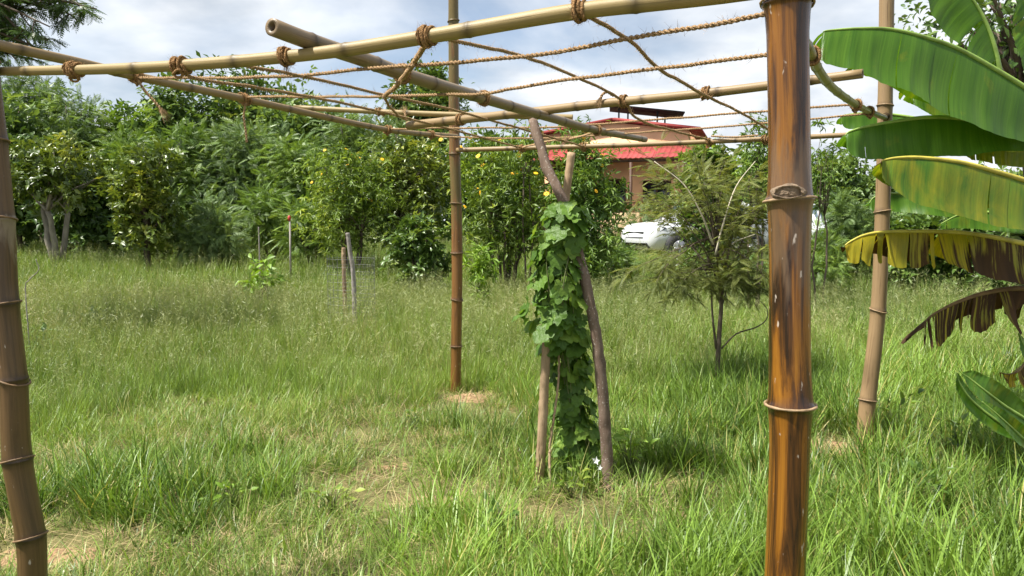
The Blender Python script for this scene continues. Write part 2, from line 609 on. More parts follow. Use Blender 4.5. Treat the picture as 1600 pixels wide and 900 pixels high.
# ------------------------------------------------------------------ ground
def build_ground():
    ys = np.concatenate([np.linspace(-6, 12, 120), np.linspace(12.4, 60, 60), np.array([70, 90, 130, 200, 320, 500, 800, 1200])])
    xs0 = np.linspace(-1, 1, 121)
    xs = np.sign(xs0) * (np.abs(xs0) * 9 + np.abs(xs0) ** 6 * 900)
    X, Y = np.meshgrid(xs, ys)
    Z = gz(X, Y)
    V = np.stack([X, Y, Z], -1).reshape(-1, 3)
    ny, nx = X.shape
    i = np.arange(ny - 1)[:, None] * nx + np.arange(nx - 1)[None, :]
    F = np.stack([i, i + 1, i + nx + 1, i + nx], -1).reshape(-1, 4)
    o = obj('ground', V, F, M['ground'], smooth=True)
    tag(o, kind='structure')


build_ground()


# ------------------------------------------------------------------ foliage units
def u_leaf(w=0.42, fold=0.12, droop=0.12):
    """one folded, drooping leaf of length 1 along +y, normal +z"""
    h = w / 2
    V = [[0, 0, 0], [-h, 0.42, fold], [0, 0.45, 0], [h, 0.42, fold], [-h * 0.62, 0.75, fold * 0.6 - droop * 0.5], [0, 0.78, -droop * 0.5], [h * 0.62, 0.75, fold * 0.6 - droop * 0.5], [0, 1, -droop]]
    F = [[0, 2, 1], [0, 3, 2], [1, 2, 5], [1, 5, 4], [2, 3, 6], [2, 6, 5], [4, 5, 7], [5, 6, 7]]
    return np.array(V, float), np.array(F)


def u_simple(w=0.4, fold=0.1):
    h = w / 2
    return np.array([[0, 0, 0], [-h, 0.5, fold], [0, 1, -0.06], [h, 0.5, fold]], float), np.array([[0, 2, 1], [0, 3, 2]])


def u_combine(parts):
    Vs, Fs, n = [], [], 0
    for V, F in parts:
        Vs.append(V); Fs.append(F + n); n += len(V)
    return np.concatenate(Vs), np.concatenate(Fs)


def place(V, pos, yaw=0, pitch=0, s=1.0, roll=0.0):
    R = Matrix.Rotation(yaw, 3, 'Z') @ Matrix.Rotation(pitch, 3, 'X') @ Matrix.Rotation(roll, 3, 'Y')
    return V * s @ np.array(R).T + np.asarray(pos, float)


def u_whorl(n=6, w=0.42, pitch=0.35, r=None, base=u_leaf):
    r = r or np.random.default_rng(n)
    parts = []
    for k in range(n):
        V, F = base(w)
        parts.append((place(V, (0, 0, 0), k / n * 6.283 + r.normal(0, 0.25), pitch + r.normal(0, 0.3), r.uniform(0.7, 1.05)), F))
    return u_combine(parts)


def u_frond(pairs=7, lw=0.30, ll=0.26, curve=0.25, term=True):
    parts = []
    for k in range(pairs):
        t = (k + 0.7) / (pairs + 0.3)
        y = t; z = -curve * t * t
        s = ll * (0.6 + 0.8 * math.sin(math.pi * min(1, t * 0.8 + 0.12)))
        for sd in (-1, 1):
            V, F = u_simple(lw, 0.05)
            parts.append((place(V, (0, y, z), -sd * 1.15, -0.15 - 0.25 * t, s), F))
    if term:
        V, F = u_simple(lw, 0.05)
        parts.append((place(V, (0, 0.98, -curve), 0, -0.4, ll), F))
    # rachis
    h = 0.012
    parts.append((np.array([[-h, 0, 0], [h, 0, 0], [h * 0.4, 1, -curve], [-h * 0.4, 1, -curve], [0, 0.5, -curve * 0.25]]), np.array([[0, 1, 4], [1, 2, 4], [2, 3, 4], [3, 0, 4]])))
    return u_combine(parts)


def scatter(units, Pos, Fwd, Nrm, S, r):
    """merge many copies of leaf units"""
    Fwd = unit(Fwd)
    Nrm = Nrm - Fwd * (Nrm * Fwd).sum(1, keepdims=True)
    Nrm = unit(Nrm)
    Xa = np.cross(Fwd, Nrm)
    which = r.integers(0, len(units), len(Pos))
    Vs, Fs, Ts, n = [], [], [], 0
    for q, (uv_, uf) in enumerate(units):
        idx = np.nonzero(which == q)[0]
        if not len(idx): continue
        W = uv_[None] * S[idx][:, None, None]
        V = Pos[idx][:, None] + W[..., 0:1] * Xa[idx][:, None] + W[..., 1:2] * Fwd[idx][:, None] + W[..., 2:3] * Nrm[idx][:, None]
        k = len(uv_)
        F = uf[None] + (np.arange(len(idx)) * k)[:, None, None] + n
        Vs.append(V.reshape(-1, 3)); Fs.append(F.reshape(-1, 3))
        Ts.append(np.repeat(np.clip(0.72 * r.random(len(idx)) + 1.1 * (fnoise(Pos[idx, 0] * 1.1 + Pos[idx, 1] * 0.6 + 11, Pos[idx, 2] * 1.1 + Pos[idx, 1] * 0.5 + 5) - 0.42), 0, 1), k))
        n += len(idx) * k
    return np.concatenate(Vs), np.concatenate(Fs), np.concatenate(Ts)


def rdir(r, n):
    return unit(r.normal(size=(n, 3)))


def limb(a, b, r, sag=0.12, n=6):
    a = np.asarray(a); b = np.asarray(b)
    L = np.linalg.norm(b - a)
    t = np.linspace(0, 1, n)[:, None]
    mid = rdir(r, 1)[0] * L * 0.08
    up = np.array([0, 0, L * sag])
    return a * (1 - t) + b * t + (mid + up) * (4 * t * (1 - t)) * 0.6 + r.normal(0, L * 0.012, (n, 3)) * (t * (1 - t) * 4)


UNITS = {
    'broad': [u_leaf(0.48), u_leaf(0.42, 0.16, 0.25), u_leaf(0.52, 0.05, 0.05)],
    'rosette': [u_whorl(6, 0.42, 0.2, np.random.default_rng(1)), u_whorl(7, 0.40, -0.1, np.random.default_rng(2)), u_whorl(5, 0.46, 0.35, np.random.default_rng(3)), u_leaf(0.46)],
    'lance': [u_whorl(6, 0.26, -0.25, np.random.default_rng(4)), u_whorl(5, 0.24, 0.2, np.random.default_rng(5)), u_leaf(0.28, 0.1, 0.3)],
    'frond': [u_frond(7), u_frond(6, 0.34, 0.30, 0.4), u_frond(8, 0.3, 0.24, 0.1)],
    'fine': [u_frond(11, 0.30, 0.17, 0.2), u_frond(10, 0.32, 0.18, 0.35), u_frond(12, 0.28, 0.15, 0.05)],
    'simple': [u_whorl(5, 0.42, 0.1, np.random.default_rng(8), u_simple), u_whorl(4, 0.45, -0.2, np.random.default_rng(9), u_simple), u_simple(0.45)],
}


def tree(name, label, cat, base, top, rad, lo=0.25, ncl=70, per=40, leaf=0.14, units='broad', mat='leaf_dark', bark='bark',
         trunk_r=0.07, stems=1, seed=0, group=None, fork=0.3, cl_r=0.30, flat=0.75, power=2.4, flowers=None, lean=(0, 0), nlimb=18, droop=0.2, upbias=0.55, depth=None):
    """base (3), top = height of crown top (m above base), rad = crown half width, lo = share of the height where the crown starts"""
    r = np.random.default_rng(seed + 100)
    base = np.asarray(base, float)
    H = top
    t = thing(name, label, cat, base, group)
    z0, z1 = H * lo, H
    cz = (z0 + z1) / 2; rz = (z1 - z0) / 2
    ry = rad if depth is None else depth
    # clump centres in a lumpy egg
    d = rdir(r, ncl * 3)
    lump = 0.74 + 0.34 * (fnoise(d[:, 0] * 1.9 + seed * 3.1 + 20, d[:, 2] * 1.9 + d[:, 1] * 1.4 + 30) - 0.5) * 2
    rr = (r.random(ncl * 3) ** (1 / power)) * lump
    c = d * rr[:, None] * np.array([rad, ry, rz]) * 1.12
    zrel = c[:, 2] / rz
    shrink = 1.0 - 0.18 * np.clip(zrel, 0, 1) ** 1.5
    c[:, :2] *= shrink[:, None]
    c = c[:ncl]
    c += base + np.array([lean[0], lean[1], cz])
    # leaves around each clump
    cr = cl_r * (rad + rz) / 2
    N = ncl * per
    ci = np.repeat(np.arange(ncl), per)
    off = r.normal(size=(N, 3)) * cr * 0.55 * np.array([1, 1, flat])
    csz = r.uniform(0.6, 1.25, ncl)
    Pos = c[ci] + off * csz[ci][:, None]
    outw = unit(Pos - (base + np.array([lean[0], lean[1], cz])))
    Fwd = unit(off) * 0.8 + outw * 0.5 + r.normal(size=(N, 3)) * 0.45 + np.array([0, 0, -droop])
    Nrm = np.array([0, 0, 1.0]) * upbias + outw * 0.35 + r.normal(size=(N, 3)) * 0.45
    S = leaf * r.uniform(0.6, 1.25, N)
    Pos[:, 2] = np.maximum(Pos[:, 2], gz(Pos[:, 0], Pos[:, 1]) + 0.06)
    V, F, T = scatter(UNITS[units], Pos, Fwd, Nrm, S, r)
    obj('crown', V, F, M[mat], t, attrs={'tint': T})
    # trunk and limbs
    mb = MB()
    forkz = H * fork
    tips = c[r.permutation(ncl)[:nlimb]]
    roots = []
    for sidx in range(stems):
        a = sidx / max(stems, 1) * 6.283 + r.uniform(0, 1)
        sp = 0.0 if stems == 1 else rad * 0.10
        b0 = base + np.array([math.cos(a) * sp * 0.5, math.sin(a) * sp * 0.5, -0.08])
        e = base + np.array([math.cos(a) * sp * 2.6 + lean[0] * 0.5, math.sin(a) * sp * 2.6 + lean[1] * 0.5, forkz + r.uniform(-.1, .1) * H * 0.2])
        pts = limb(b0, e, r, 0.03, 7)
        mb.tube(pts, np.linspace(trunk_r, trunk_r * 0.7, 7), 8)
        roots.append(e)
    for k, tip in enumerate(tips):
        e = roots[k % len(roots)]
        pts = limb(e, tip, r, 0.10, 6)
        mb.tube(pts, np.linspace(trunk_r * 0.5, trunk_r * 0.10, 6), 5)
    mb.build('trunk', M[bark], t, smooth=True)
    if flowers:
        for k in range(flowers[0]):
            i = r.integers(0, N)
            for _ in range(30):
                i = r.integers(0, N)
                if outw[i][1] < flowers[1] and r.random() < 0.4 + outw[i][2]: break
            p = Pos[i] + outw[i] * 0.10 + np.array([0, -0.06, 0.03])
            flower(t, p, unit(np.array([outw[i][0] * 0.6, -0.7, 0.7]) + r.normal(0, 0.5, 3)), r.uniform(0.55, 0.95))
    return t


# yellow daisy
def daisy_mesh():
    Vs, Fs, mi, n = [], [], [], 0
    for k in range(11):
        a = k / 11 * 6.283
        V = np.array([[0.012, 0, 0], [0.035, -0.011, 0.004], [0.062, 0, -0.003], [0.035, 0.011, 0.004]])
        R = np.array(Matrix.Rotation(a, 3, 'Z'))
        Vs.append(V @ R.T); Fs += [[n, n + 1, n + 2], [n, n + 2, n + 3]]; mi += [0, 0]; n += 4
    ring = np.array([[0.015 * math.cos(a), 0.015 * math.sin(a), 0.001] for a in np.arange(8) / 8 * 6.283] + [[0, 0, 0.011]])
    Vs.append(ring); Fs += [[n + q, n + (q + 1) % 8, n + 8] for q in range(8)]; mi += [1] * 8
    return np_mesh('flower', np.concatenate(Vs), np.array(Fs), [M['petal_yellow'], M['pollen']], matidx=mi)


DAISY = daisy_mesh()


def flower(parent, p, nrm, s=1.0):
    q = Vector([float(x) for x in nrm]).to_track_quat('Z', 'Y').to_matrix() * s
    return mobj('flower', DAISY, parent, p, q)

# ------------------------------------------------------------------ buildings, cars
M['salmon'] = plain('salmon_plaster', (0.80, 0.46, 0.27), 0.9, 0.15, 1.5, 0.14)
M['cream'] = plain('cream_plaster', (0.50, 0.36, 0.21), 0.9, 0.15, 1.5, 0.14)
M['redroof'] = plain('red_painted_sheet', (0.25, 0.045, 0.042), 0.7, 0.2, 1.2, 0.4)
M['darkwood'] = plain('dark_wood', (0.07, 0.035, 0.02), 0.6, 0.3, 8, 0.3)
M['glass'] = plain('dark_glass', (0.02, 0.025, 0.03), 0.08, 0.6)
M['metal_dark'] = plain('dark_metal', (0.03, 0.032, 0.035), 0.8, 0.1)
M['solar'] = plain('solar_cell', (0.015, 0.02, 0.035), 0.15, 0.6)
M['carwhite'] = plain('white_car_paint', (0.58, 0.60, 0.62), 0.25, 0.5, coat=0.5)
M['trim'] = plain('black_trim', (0.025, 0.025, 0.027), 0.6, 0.4)
M['tyre'] = plain('tyre_rubber', (0.02, 0.02, 0.02), 0.85, 0.2)
M['rim'] = plain('alloy_rim', (0.35, 0.35, 0.36), 0.35, 0.5, metal=0.8)
M['lens'] = plain('lamp_lens', (0.045, 0.05, 0.06), 0.1, 0.7)
M['carglass'] = plain('car_glass', (0.05, 0.075, 0.09), 0.05, 0.7)


def build_house():
    O = np.array([7.54, 32.0, 0.0])
    ex = np.array([-0.949, 0.316, 0]); ey = np.array([0.316, 0.949, 0]); ez = np.array([0, 0, 1.0])
    R = np.stack([ex, ey, ez], 1)
    loc = lambda a, b, z: O + a * ex + b * ey + z * ez
    h = thing('house', 'salmon plastered house with red metal roof and red awning behind the flowering shrubs', 'house', loc(3.25, 4, 0.25))
    W, D = 6.5, 7.0
    ze, za = hz(204, 32), hz(191, 33)

    def prism(name, poly, b0, b1, mat, parent=h):
        n = len(poly)
        V = [loc(a, b0, z) for a, z in poly] + [loc(a, b1, z) for a, z in poly]
        q = [[i, (i + 1) % n, n + (i + 1) % n, n + i] for i in range(n)]
        caps = [list(range(n))[::-1], list(range(n, 2 * n))]
        return obj(name, np.array(V), [np.array(q), np.array(caps)], mat, parent)
    prism('wall', [(0, 0.2), (W, 0.2), (W, ze), (W / 2, za), (0, ze)], 0, D, M['salmon'])
    # main roof: two slopes with a fascia
    ov = 0.55
    for sgn in (0, 1):
        a_e = -ov if sgn == 0 else W + ov
        sl = (za - ze) / (W / 2)
        z_e = ze - sl * ov
        p = [(a_e, z_e + 0.05), (W / 2 + (0.003 if sgn else -0.003), za + 0.05), (W / 2 + (0.003 if sgn else -0.003), za + 0.17), (a_e, z_e + 0.15)]
        if sgn: p = p[::-1]
        rf = prism('roof', p, -0.22, D + 0.5, M['redroof'])
        for k in range(12):
            b = -0.1 + k * (D + 0.4) / 11
            mb = MB()
            c = loc((a_e + W / 2) / 2, b, (z_e + za) / 2 + 0.175)
            ang = math.atan2(za - z_e, (W / 2 - a_e))
            Ra = R @ np.array(Matrix.Rotation(-ang, 3, 'Y'))
            L = math.hypot(W / 2 - a_e, za - z_e) / 2 - 0.05
            mb.box(c, (abs(L), 0.03, 0.02), Ra)
            mb.build('roof_rib', M['redroof'], rf)
    # awning: corrugated sheets
    zt, zb, pr = hz(226.5, 32), hz(245, 30.5), 1.6
    n_sheet, a0, a1 = 7, -0.9, W + 0.2
    for k in range(n_sheet):
        s0 = a0 + (a1 - a0) * k / n_sheet; s1 = a0 + (a1 - a0) * (k + 1) / n_sheet + 0.03
        m_ = 33
        t = np.linspace(0, 1, m_)
        a = s0 + (s1 - s0) * t
        wv = 0.035 * np.sin(np.clip(((t * 5) % 1) * 2, 0, 1) * math.pi) ** 2 + 0.006 * (k % 2)
        rows = []
        for (b, z) in ((-0.02, zt), (-pr, zb), (-pr, zb - 0.012), (-0.02, zt - 0.012)):
            rows.append(np.array([loc(aa, b, z + w) for aa, w in zip(a, wv)]))
        V = np.concatenate(rows)
        F = []
        for r_ in range(4):
            q = (r_ + 1) % 4
            for i in range(m_ - 1):
                F.append([r_ * m_ + i, r_ * m_ + i + 1, q * m_ + i + 1, q * m_ + i])
        obj('awning_sheet', V, np.array(F), M['redroof'], h)
    mb = MB()
    mb.box(loc(W / 2, -pr + 0.12, zb - 0.10), (W / 2 + 0.4, 0.04, 0.05), R)
    mb.build('awning_beam', M['darkwood'], h)
    # veranda platform, parapet, posts
    pz = hz(332, 30.4)
    mb = MB(); mb.box(loc(W / 2, -0.8, (0.1 + pz - 0.75) / 2 + 0.05), (W / 2 + 0.3, 0.78, (pz - 0.75 - 0.1) / 2 + 0.05), R); mb.build('veranda_floor', M['cream'], h)
    mb = MB(); mb.box(loc(W / 2 + 0.9, -pr + 0.08, pz / 2), (W / 2 - 0.9, 0.09, pz / 2), R); mb.build('parapet', M['cream'], h)
    for a in (0.05, 2.2, 4.35, W):
        mb = MB(); mb.box(loc(a, -pr + 0.10, (0.2 + zb - 0.16) / 2), (0.06, 0.05, (zb - 0.16 - 0.2) / 2), R); mb.build('post', M['darkwood'], h)
    mb = MB()
    mb.box(loc(W / 2 + 0.9, -pr + 0.08, pz + 0.42), (W / 2 - 0.9, 0.03, 0.025), R)
    for k in range(24): mb.box(loc(1.85 + k * 0.19, -pr + 0.08, pz + 0.2), (0.012, 0.012, 0.2), R)
    mb.build('railing', M['darkwood'], h)
    for a, w_, z0, z1, nm in ((3.1, 0.45, pz - 0.7, pz + 1.5, 'door'), (1.3, 0.6, pz + 0.2, pz + 1.4, 'window'), (4.9, 0.6, pz + 0.2, pz + 1.4, 'window')):
        mb = MB(); mb.box(loc(a, -0.03, (z0 + z1) / 2), (w_, 0.028, (z1 - z0) / 2), R)
        o = mb.build(nm, M['darkwood'], h)
        for s in (-1, 1):
            mb = MB(); mb.box(loc(a + s * w_ * 0.48, -0.065, (z0 + z1) / 2), (w_ * 0.40, 0.006, (z1 - z0) / 2 - 0.1), R)
            mb.build('pane', M['glass'], o)
    # solar panel on its stand over the roof
    s = thing('solar_panel', 'dark tilted solar panel on a metal stand above the red roof', 'solar panel', loc(2.6, 4, za + 0.2))
    c = np.array([(1006 - 800) / F_PX * 36, 36, hz(174.5, 36)])
    Rs = np.array(Matrix.Rotation(math.radians(-8), 3, 'Z') @ Matrix.Rotation(math.radians(7), 3, 'Y') @ Matrix.Rotation(math.radians(-1.0), 3, 'X'))
    fr = MB(); fr.box(c, (1.75, 1.0, 0.025), Rs); fo = fr.build('frame', M['metal_dark'], s)
    for i in range(4):
        mb = MB(); mb.box(c + Rs @ np.array([-1.29 + i * 0.86, 0, 0.028]), (0.42, 0.96, 0.006), Rs); mb.build('solar_cell_panel', M['solar'], fo)
    for dx, dy in ((-1.3, -0.7), (-0.85, 0.8), (0.5, -0.7), (0.95, 0.8)):
        p = c + Rs @ np.array([dx, dy, -0.025])
        zb_ = za - 0.1
        mb = MB(); mb.box((p[0], p[1], (p[2] + zb_) / 2), (0.035, 0.035, abs(p[2] - zb_) / 2)); mb.build('leg', M['metal_dark'], s)


build_house()


def build_car(label, base, yaw, scale=1.0, group=None):
    """SUV, front along +x of its own frame"""
    c = thing('parked_car', label, 'car', base, group)
    Rz = np.array(Matrix.Rotation(yaw, 3, 'Z'))
    base = np.asarray(base, float)
    W_ = lambda V: (np.asarray(V, float) * scale) @ Rz.T + base
    # stations: x, z_low, z_belt, z_top, halfwidth belt, halfwidth top
    st = [(2.18, 0.50, 0.66, 0.70, 0.62, 0.50), (2.12, 0.34, 0.80, 0.92, 0.78, 0.62), (1.95, 0.30, 0.90, 1.02, 0.87, 0.70), (1.4, 0.32, 0.96, 1.08, 0.90, 0.74),
          (0.98, 0.32, 0.98, 1.13, 0.90, 0.76), (0.88, 0.32, 1.00, 1.18, 0.90, 0.74), (0.22, 0.32, 1.00, 1.62, 0.91, 0.66), (-0.1, 0.32, 1.01, 1.68, 0.91, 0.66), (-1.2, 0.32, 1.02, 1.67, 0.91, 0.65),
          (-1.75, 0.34, 1.04, 1.60, 0.89, 0.62), (-2.05, 0.38, 1.04, 1.15, 0.86, 0.70), (-2.15, 0.45, 0.95, 1.02, 0.80, 0.66)]
    ring = []
    for x, zl, zb, zt, wb, wt in st:
        half = [(0.0, zl), (wb * 0.86, zl), (wb * 0.97, zl + 0.06), (wb, (zl + zb) / 2 + 0.02), (wb * 0.985, zb - 0.03), (wb * 0.95, zb + 0.02), (wt + (wb - wt) * 0.25, zb + (zt - zb) * 0.72), (wt * 0.96, zt - 0.035), (wt * 0.80, zt), (0.0, zt + 0.015)]
        ring.append([(x, y, z) for y, z in half] + [(x, -y, z) for y, z in half[-2:0:-1]])
    n = len(ring[0])
    V = np.array(ring).reshape(-1, 3)
    F = [[i * n + j, i * n + (j + 1) % n, (i + 1) * n + (j + 1) % n, (i + 1) * n + j] for i in range(len(st) - 1) for j in range(n)]
    body = obj('body', W_(V), [np.array(F), np.array([list(range(n))[::-1], [len(V) - n + k for k in range(n)]])], M['carwhite'], c, smooth=True)

    def patch(name, quads, mat, parent, off=0.008):
        q = np.array(quads, float)
        ctr = np.array([0, 0, 0.8])
        nrm = np.cross(q[1] - q[0], q[3] - q[0]); nrm /= np.linalg.norm(nrm)
        if nrm.dot(q.mean(0) - ctr) < 0: nrm = -nrm
        V = np.concatenate([q + nrm * off, q - nrm * 0.03])
        m_ = len(q)
        F = [[i, (i + 1) % m_, m_ + (i + 1) % m_, m_ + i] for i in range(m_)]
        return obj(name, W_(V), [np.array(F), np.array([list(range(m_)), list(range(2 * m_ - 1, m_ - 1, -1))])], mat, parent)
    patch('windscreen', [(0.84, -0.70, 1.16), (0.84, 0.70, 1.16), (0.26, 0.62, 1.58), (0.26, -0.62, 1.58)], M['carglass'], c, 0.03)
    patch('rear_window', [(-1.98, -0.66, 1.16), (-1.98, 0.66, 1.16), (-1.78, 0.56, 1.52), (-1.78, -0.56, 1.52)], M['carglass'], c, 0.03)
    for s in (-1, 1):
        for x0, x1 in ((0.62, -0.22), (-0.30, -1.05), (-1.13, -1.66)):
            xt0 = x0 - (0.42 if x0 > 0.5 else 0.02)
            patch('side_window', [(x0, s * 0.872, 1.06), (x1, s * 0.872, 1.06), (x1, s * 0.725, 1.52), (xt0, s * 0.725, 1.52)], M['carglass'], c, 0.012)
        patch('headlight', [(2.06, s * 0.46, 0.88), (2.12, s * 0.50, 0.76), (1.92, s * 0.86, 0.80), (1.72, s * 0.885, 0.92), (1.88, s * 0.80, 0.95)], M['lens'], c, 0.02)
        patch('sill_cladding', [(1.0, s * 0.905, 0.33), (-1.0, s * 0.905, 0.33), (-1.0, s * 0.925, 0.48), (1.0, s * 0.925, 0.48)], M['trim'], c, 0.012)
        patch('tail_light', [(-2.05, s * 0.62, 0.98), (-2.05, s * 0.86, 0.96), (-1.9, s * 0.90, 1.08), (-2.0, s * 0.66, 1.12)], M['redroof'], c, 0.02)
        mb = MB(); mb.box(W_([(0.62, s * 1.0, 1.08)])[0], np.array([0.09, 0.10, 0.07]) * scale, Rz); mb.build('mirror', M['carwhite'], c)
        for x in (1.32, -1.32):
            arch = MB(); ctr = W_([(x, s * 0.80, 0.36)])[0]
            ax = Rz @ np.array([0, s, 0])
            arch.tube([ctr, ctr + ax * 0.135 * scale], [0.44 * scale, 0.44 * scale], 24); arch.build('wheel_arch', M['trim'], c)
            prof = [(0.0, 0.30), (0.02, 0.345), (0.06, 0.355), (0.16, 0.355), (0.20, 0.335), (0.205, 0.24)]
            ww = MB(); c0 = W_([(x, s * 0.755, 0.355)])[0]
            ww.tube([c0 + ax * d_ * scale for d_, _ in prof], [r_ * scale for _, r_ in prof], 24)
            w = ww.build('wheel', M['tyre'], c, smooth=True)
            rm = MB()
            rm.tube([c0 + ax * 0.185 * scale, c0 + ax * 0.212 * scale], [0.235 * scale, 0.225 * scale], 20)
            for k in range(5):
                a = k / 5 * 6.283
                dirv = Rz @ np.array([math.cos(a), 0, math.sin(a)])
                rm.tube([c0 + ax * 0.225 * scale, c0 + ax * 0.218 * scale + dirv * 0.21 * scale], [0.04 * scale, 0.025 * scale], 5)
            rm.build('rim', M['rim'], w)
    patch('grille', [(2.155, -0.44, 0.62), (2.155, 0.44, 0.62), (2.13, 0.44, 0.80), (2.13, -0.44, 0.80)], M['trim'], c, 0.03)
    patch('bumper_cladding', [(2.13, -0.70, 0.36), (2.13, 0.70, 0.36), (2.165, 0.62, 0.50), (2.165, -0.62, 0.50)], M['trim'], c, 0.03)
    return c


cx = at(1088, 23.6)
build_car('white car parked before the house, its nose showing left of the feathery sapling', cx, math.radians(180 + 24), 1.08, 'cars parked by the house')
cx2 = at(1238, 25.5)
build_car('white car mostly hidden behind the glossy amber bamboo post', cx2, math.radians(180 + 70), 1.08, 'cars parked by the house')

# ------------------------------------------------------------------ trees and shrubs behind the field
BACK = 'trees along the far edge of the field'


def tr(name, label, px, Y, top_py, wpx, **kw):
    b = at(px, Y)
    H = hz(top_py, Y) - b[2]
    rad = wpx / 2 / F_PX * Y
    cat = kw.pop('cat', 'tree')
    return tree(name, label, cat, b, H, rad, **kw)


# far row
tr('broadleaf_tree', 'broad mid-green tree at the far left edge behind the brown bamboo post', 5, 27, 120, 190, lo=0.08, ncl=130, per=26, leaf=0.34, units='simple', mat='leaf_far', trunk_r=0.16, seed=1, group=BACK)
tr('tall_tree', 'dark feathery tree rising highest at the left under the overhanging branch', 66, 31, 72, 150, lo=0.25, ncl=120, per=24, leaf=0.5, units='fine', mat='leaf_dark', trunk_r=0.16, seed=2, group=BACK, power=1.8)
tr('broadleaf_tree', 'feathery far tree just left of the gap of sky at the left', 128, 29, 138, 130, lo=0.06, ncl=120, per=28, leaf=0.36, units='frond', mat='leaf_far', trunk_r=0.13, seed=3, group=BACK)
tr('broadleaf_tree', 'lower green far tree filling the dip of the treeline', 205, 30, 160, 130, lo=0.05, ncl=110, per=24, leaf=0.34, units='simple', mat='leaf_mid', trunk_r=0.13, seed=4, group=BACK)
tr('broadleaf_tree', 'dark rounded far tree right of the dip in the treeline', 285, 33, 128, 150, lo=0.06, ncl=130, per=26, leaf=0.36, units='simple', mat='leaf_far', trunk_r=0.15, seed=5, group=BACK)
tr('broadleaf_tree', 'largest dark tree of the far row, behind the hanging rope ends', 375, 34, 100, 200, lo=0.06, ncl=170, per=26, leaf=0.36, units='simple', mat='leaf_dark', trunk_r=0.2, seed=6, group=BACK)
tr('broadleaf_tree', 'far green tree between the largest dark one and the flowering shrubs', 470, 33, 118, 160, lo=0.06, ncl=140, per=26, leaf=0.36, units='simple', mat='leaf_far', trunk_r=0.16, seed=7, group=BACK)
tr('broadleaf_tree', 'pale feathery far tree left of the olive bamboo post', 560, 31, 150, 170, lo=0.06, ncl=130, per=30, leaf=0.36, units='frond', mat='leaf_far', trunk_r=0.14, seed=8, group=BACK)
tr('tall_tree', 'dark dense tree crossing behind the upper olive bamboo post', 672, 36, 96, 118, lo=0.45, ncl=110, per=32, leaf=0.34, units='simple', mat='leaf_dark', trunk_r=0.2, seed=9, group=BACK, power=1.9)
tr('broadleaf_tree', 'low far tree behind the shrub right of the olive bamboo post', 768, 31, 178, 150, lo=0.05, ncl=100, per=24, leaf=0.36, units='simple', mat='leaf_dark', trunk_r=0.14, seed=10, group=BACK)
tr('broadleaf_tree', 'low far tree beneath the thin pale pole between the posts', 640, 30, 180, 140, lo=0.05, ncl=100, per=24, leaf=0.36, units='simple', mat='leaf_far', trunk_r=0.14, seed=11, group=BACK)
# middle row
MIDG = 'young trees and shrubs in front of the far row'
tr('feathery_tree', 'bright feathery young tree behind the dark bushy tree', 205, 25, 205, 130, lo=0.08, ncl=110, per=26, leaf=0.30, units='frond', mat='leaf_mid', trunk_r=0.07, seed=12, group=MIDG)
tr('feathery_tree', 'light green feathery young tree above the grey-green shrub', 295, 25, 190, 130, lo=0.08, ncl=110, per=26, leaf=0.30, units='frond', mat='leaf_mid', trunk_r=0.07, seed=13, group=MIDG)
tr('feathery_tree', 'tall light green feathery tree with drooping fronds in the left treeline', 395, 25, 178, 150, lo=0.08, ncl=130, per=26, leaf=0.32, units='frond', mat='leaf_grey', trunk_r=0.08, seed=14, group=MIDG)
tr('feathery_tree', 'dark green feathery tree just left of the yellow flowers', 475, 24, 205, 120, lo=0.08, ncl=110, per=26, leaf=0.30, units='frond', mat='leaf_mid', trunk_r=0.08, seed=15, group=MIDG)
tr('feathery_tree', 'dark bushy tree at the left behind the pale forked trunk', 30, 23, 185, 160, lo=0.06, ncl=100, per=26, leaf=0.26, units='rosette', mat='leaf_dark', trunk_r=0.09, seed=16, group=MIDG)
tr('feathery_tree', 'low shaded tree filling the gap between the forked tree and the bushy tree', 140, 22, 255, 120, lo=0.04, ncl=80, per=22, leaf=0.26, units='rosette', mat='leaf_dark', trunk_r=0.07, seed=17, group=MIDG)
# front trees
tr('forked_tree', 'glossy dark tree on a pale forked trunk beside the brown bamboo post', 88, 19, 195, 165, lo=0.34, ncl=95, per=13, leaf=0.17, units='rosette', mat='leaf_olive', bark='bark_pale', trunk_r=0.085, stems=3, seed=18, fork=0.42, cl_r=0.28)
tr('bushy_tree', 'glossy dark olive tree leafy down to the grass, in the left middle of the treeline', 232, 17.5, 208, 125, lo=0.06, ncl=105, per=13, leaf=0.17, units='rosette', mat='leaf_olive', trunk_r=0.09, seed=19, cl_r=0.26)
tr('grey_green_shrub', 'rounded grey-green feathery shrub at the grass edge', 330, 18.5, 305, 108, lo=0.02, ncl=80, per=15, leaf=0.24, units='frond', mat='leaf_grey', trunk_r=0.04, stems=4, seed=20, cat='shrub')
tr('feathery_shrub', 'slender bright feathery shrub left of the thin metal stake', 425, 20, 275, 95, lo=0.05, ncl=75, per=14, leaf=0.30, units='fine', mat='leaf_mid', trunk_r=0.04, stems=2, seed=21, cat='shrub')
tr('feathery_shrub', 'low feathery shrub right of the thin metal stake', 485, 18.5, 300, 90, lo=0.03, ncl=70, per=14, leaf=0.28, units='fine', mat='leaf_mid', trunk_r=0.04, stems=3, seed=22, cat='shrub')
tr('flowering_shrub', 'shrub with dark bare stems and yellow daisies, behind the leaning grey stake', 548, 17, 215, 160, lo=0.10, ncl=115, per=15, leaf=0.15, units='lance', mat='leaf_bright', trunk_r=0.035, stems=6, seed=23, cat='shrub', flowers=(16, 0.2), fork=0.35, nlimb=30)
tr('dense_tree', 'dense dark green tree left of the olive bamboo post', 640, 18.5, 186, 150, lo=0.05, ncl=120, per=14, leaf=0.16, units='rosette', mat='leaf_olive', trunk_r=0.09, stems=2, seed=24)
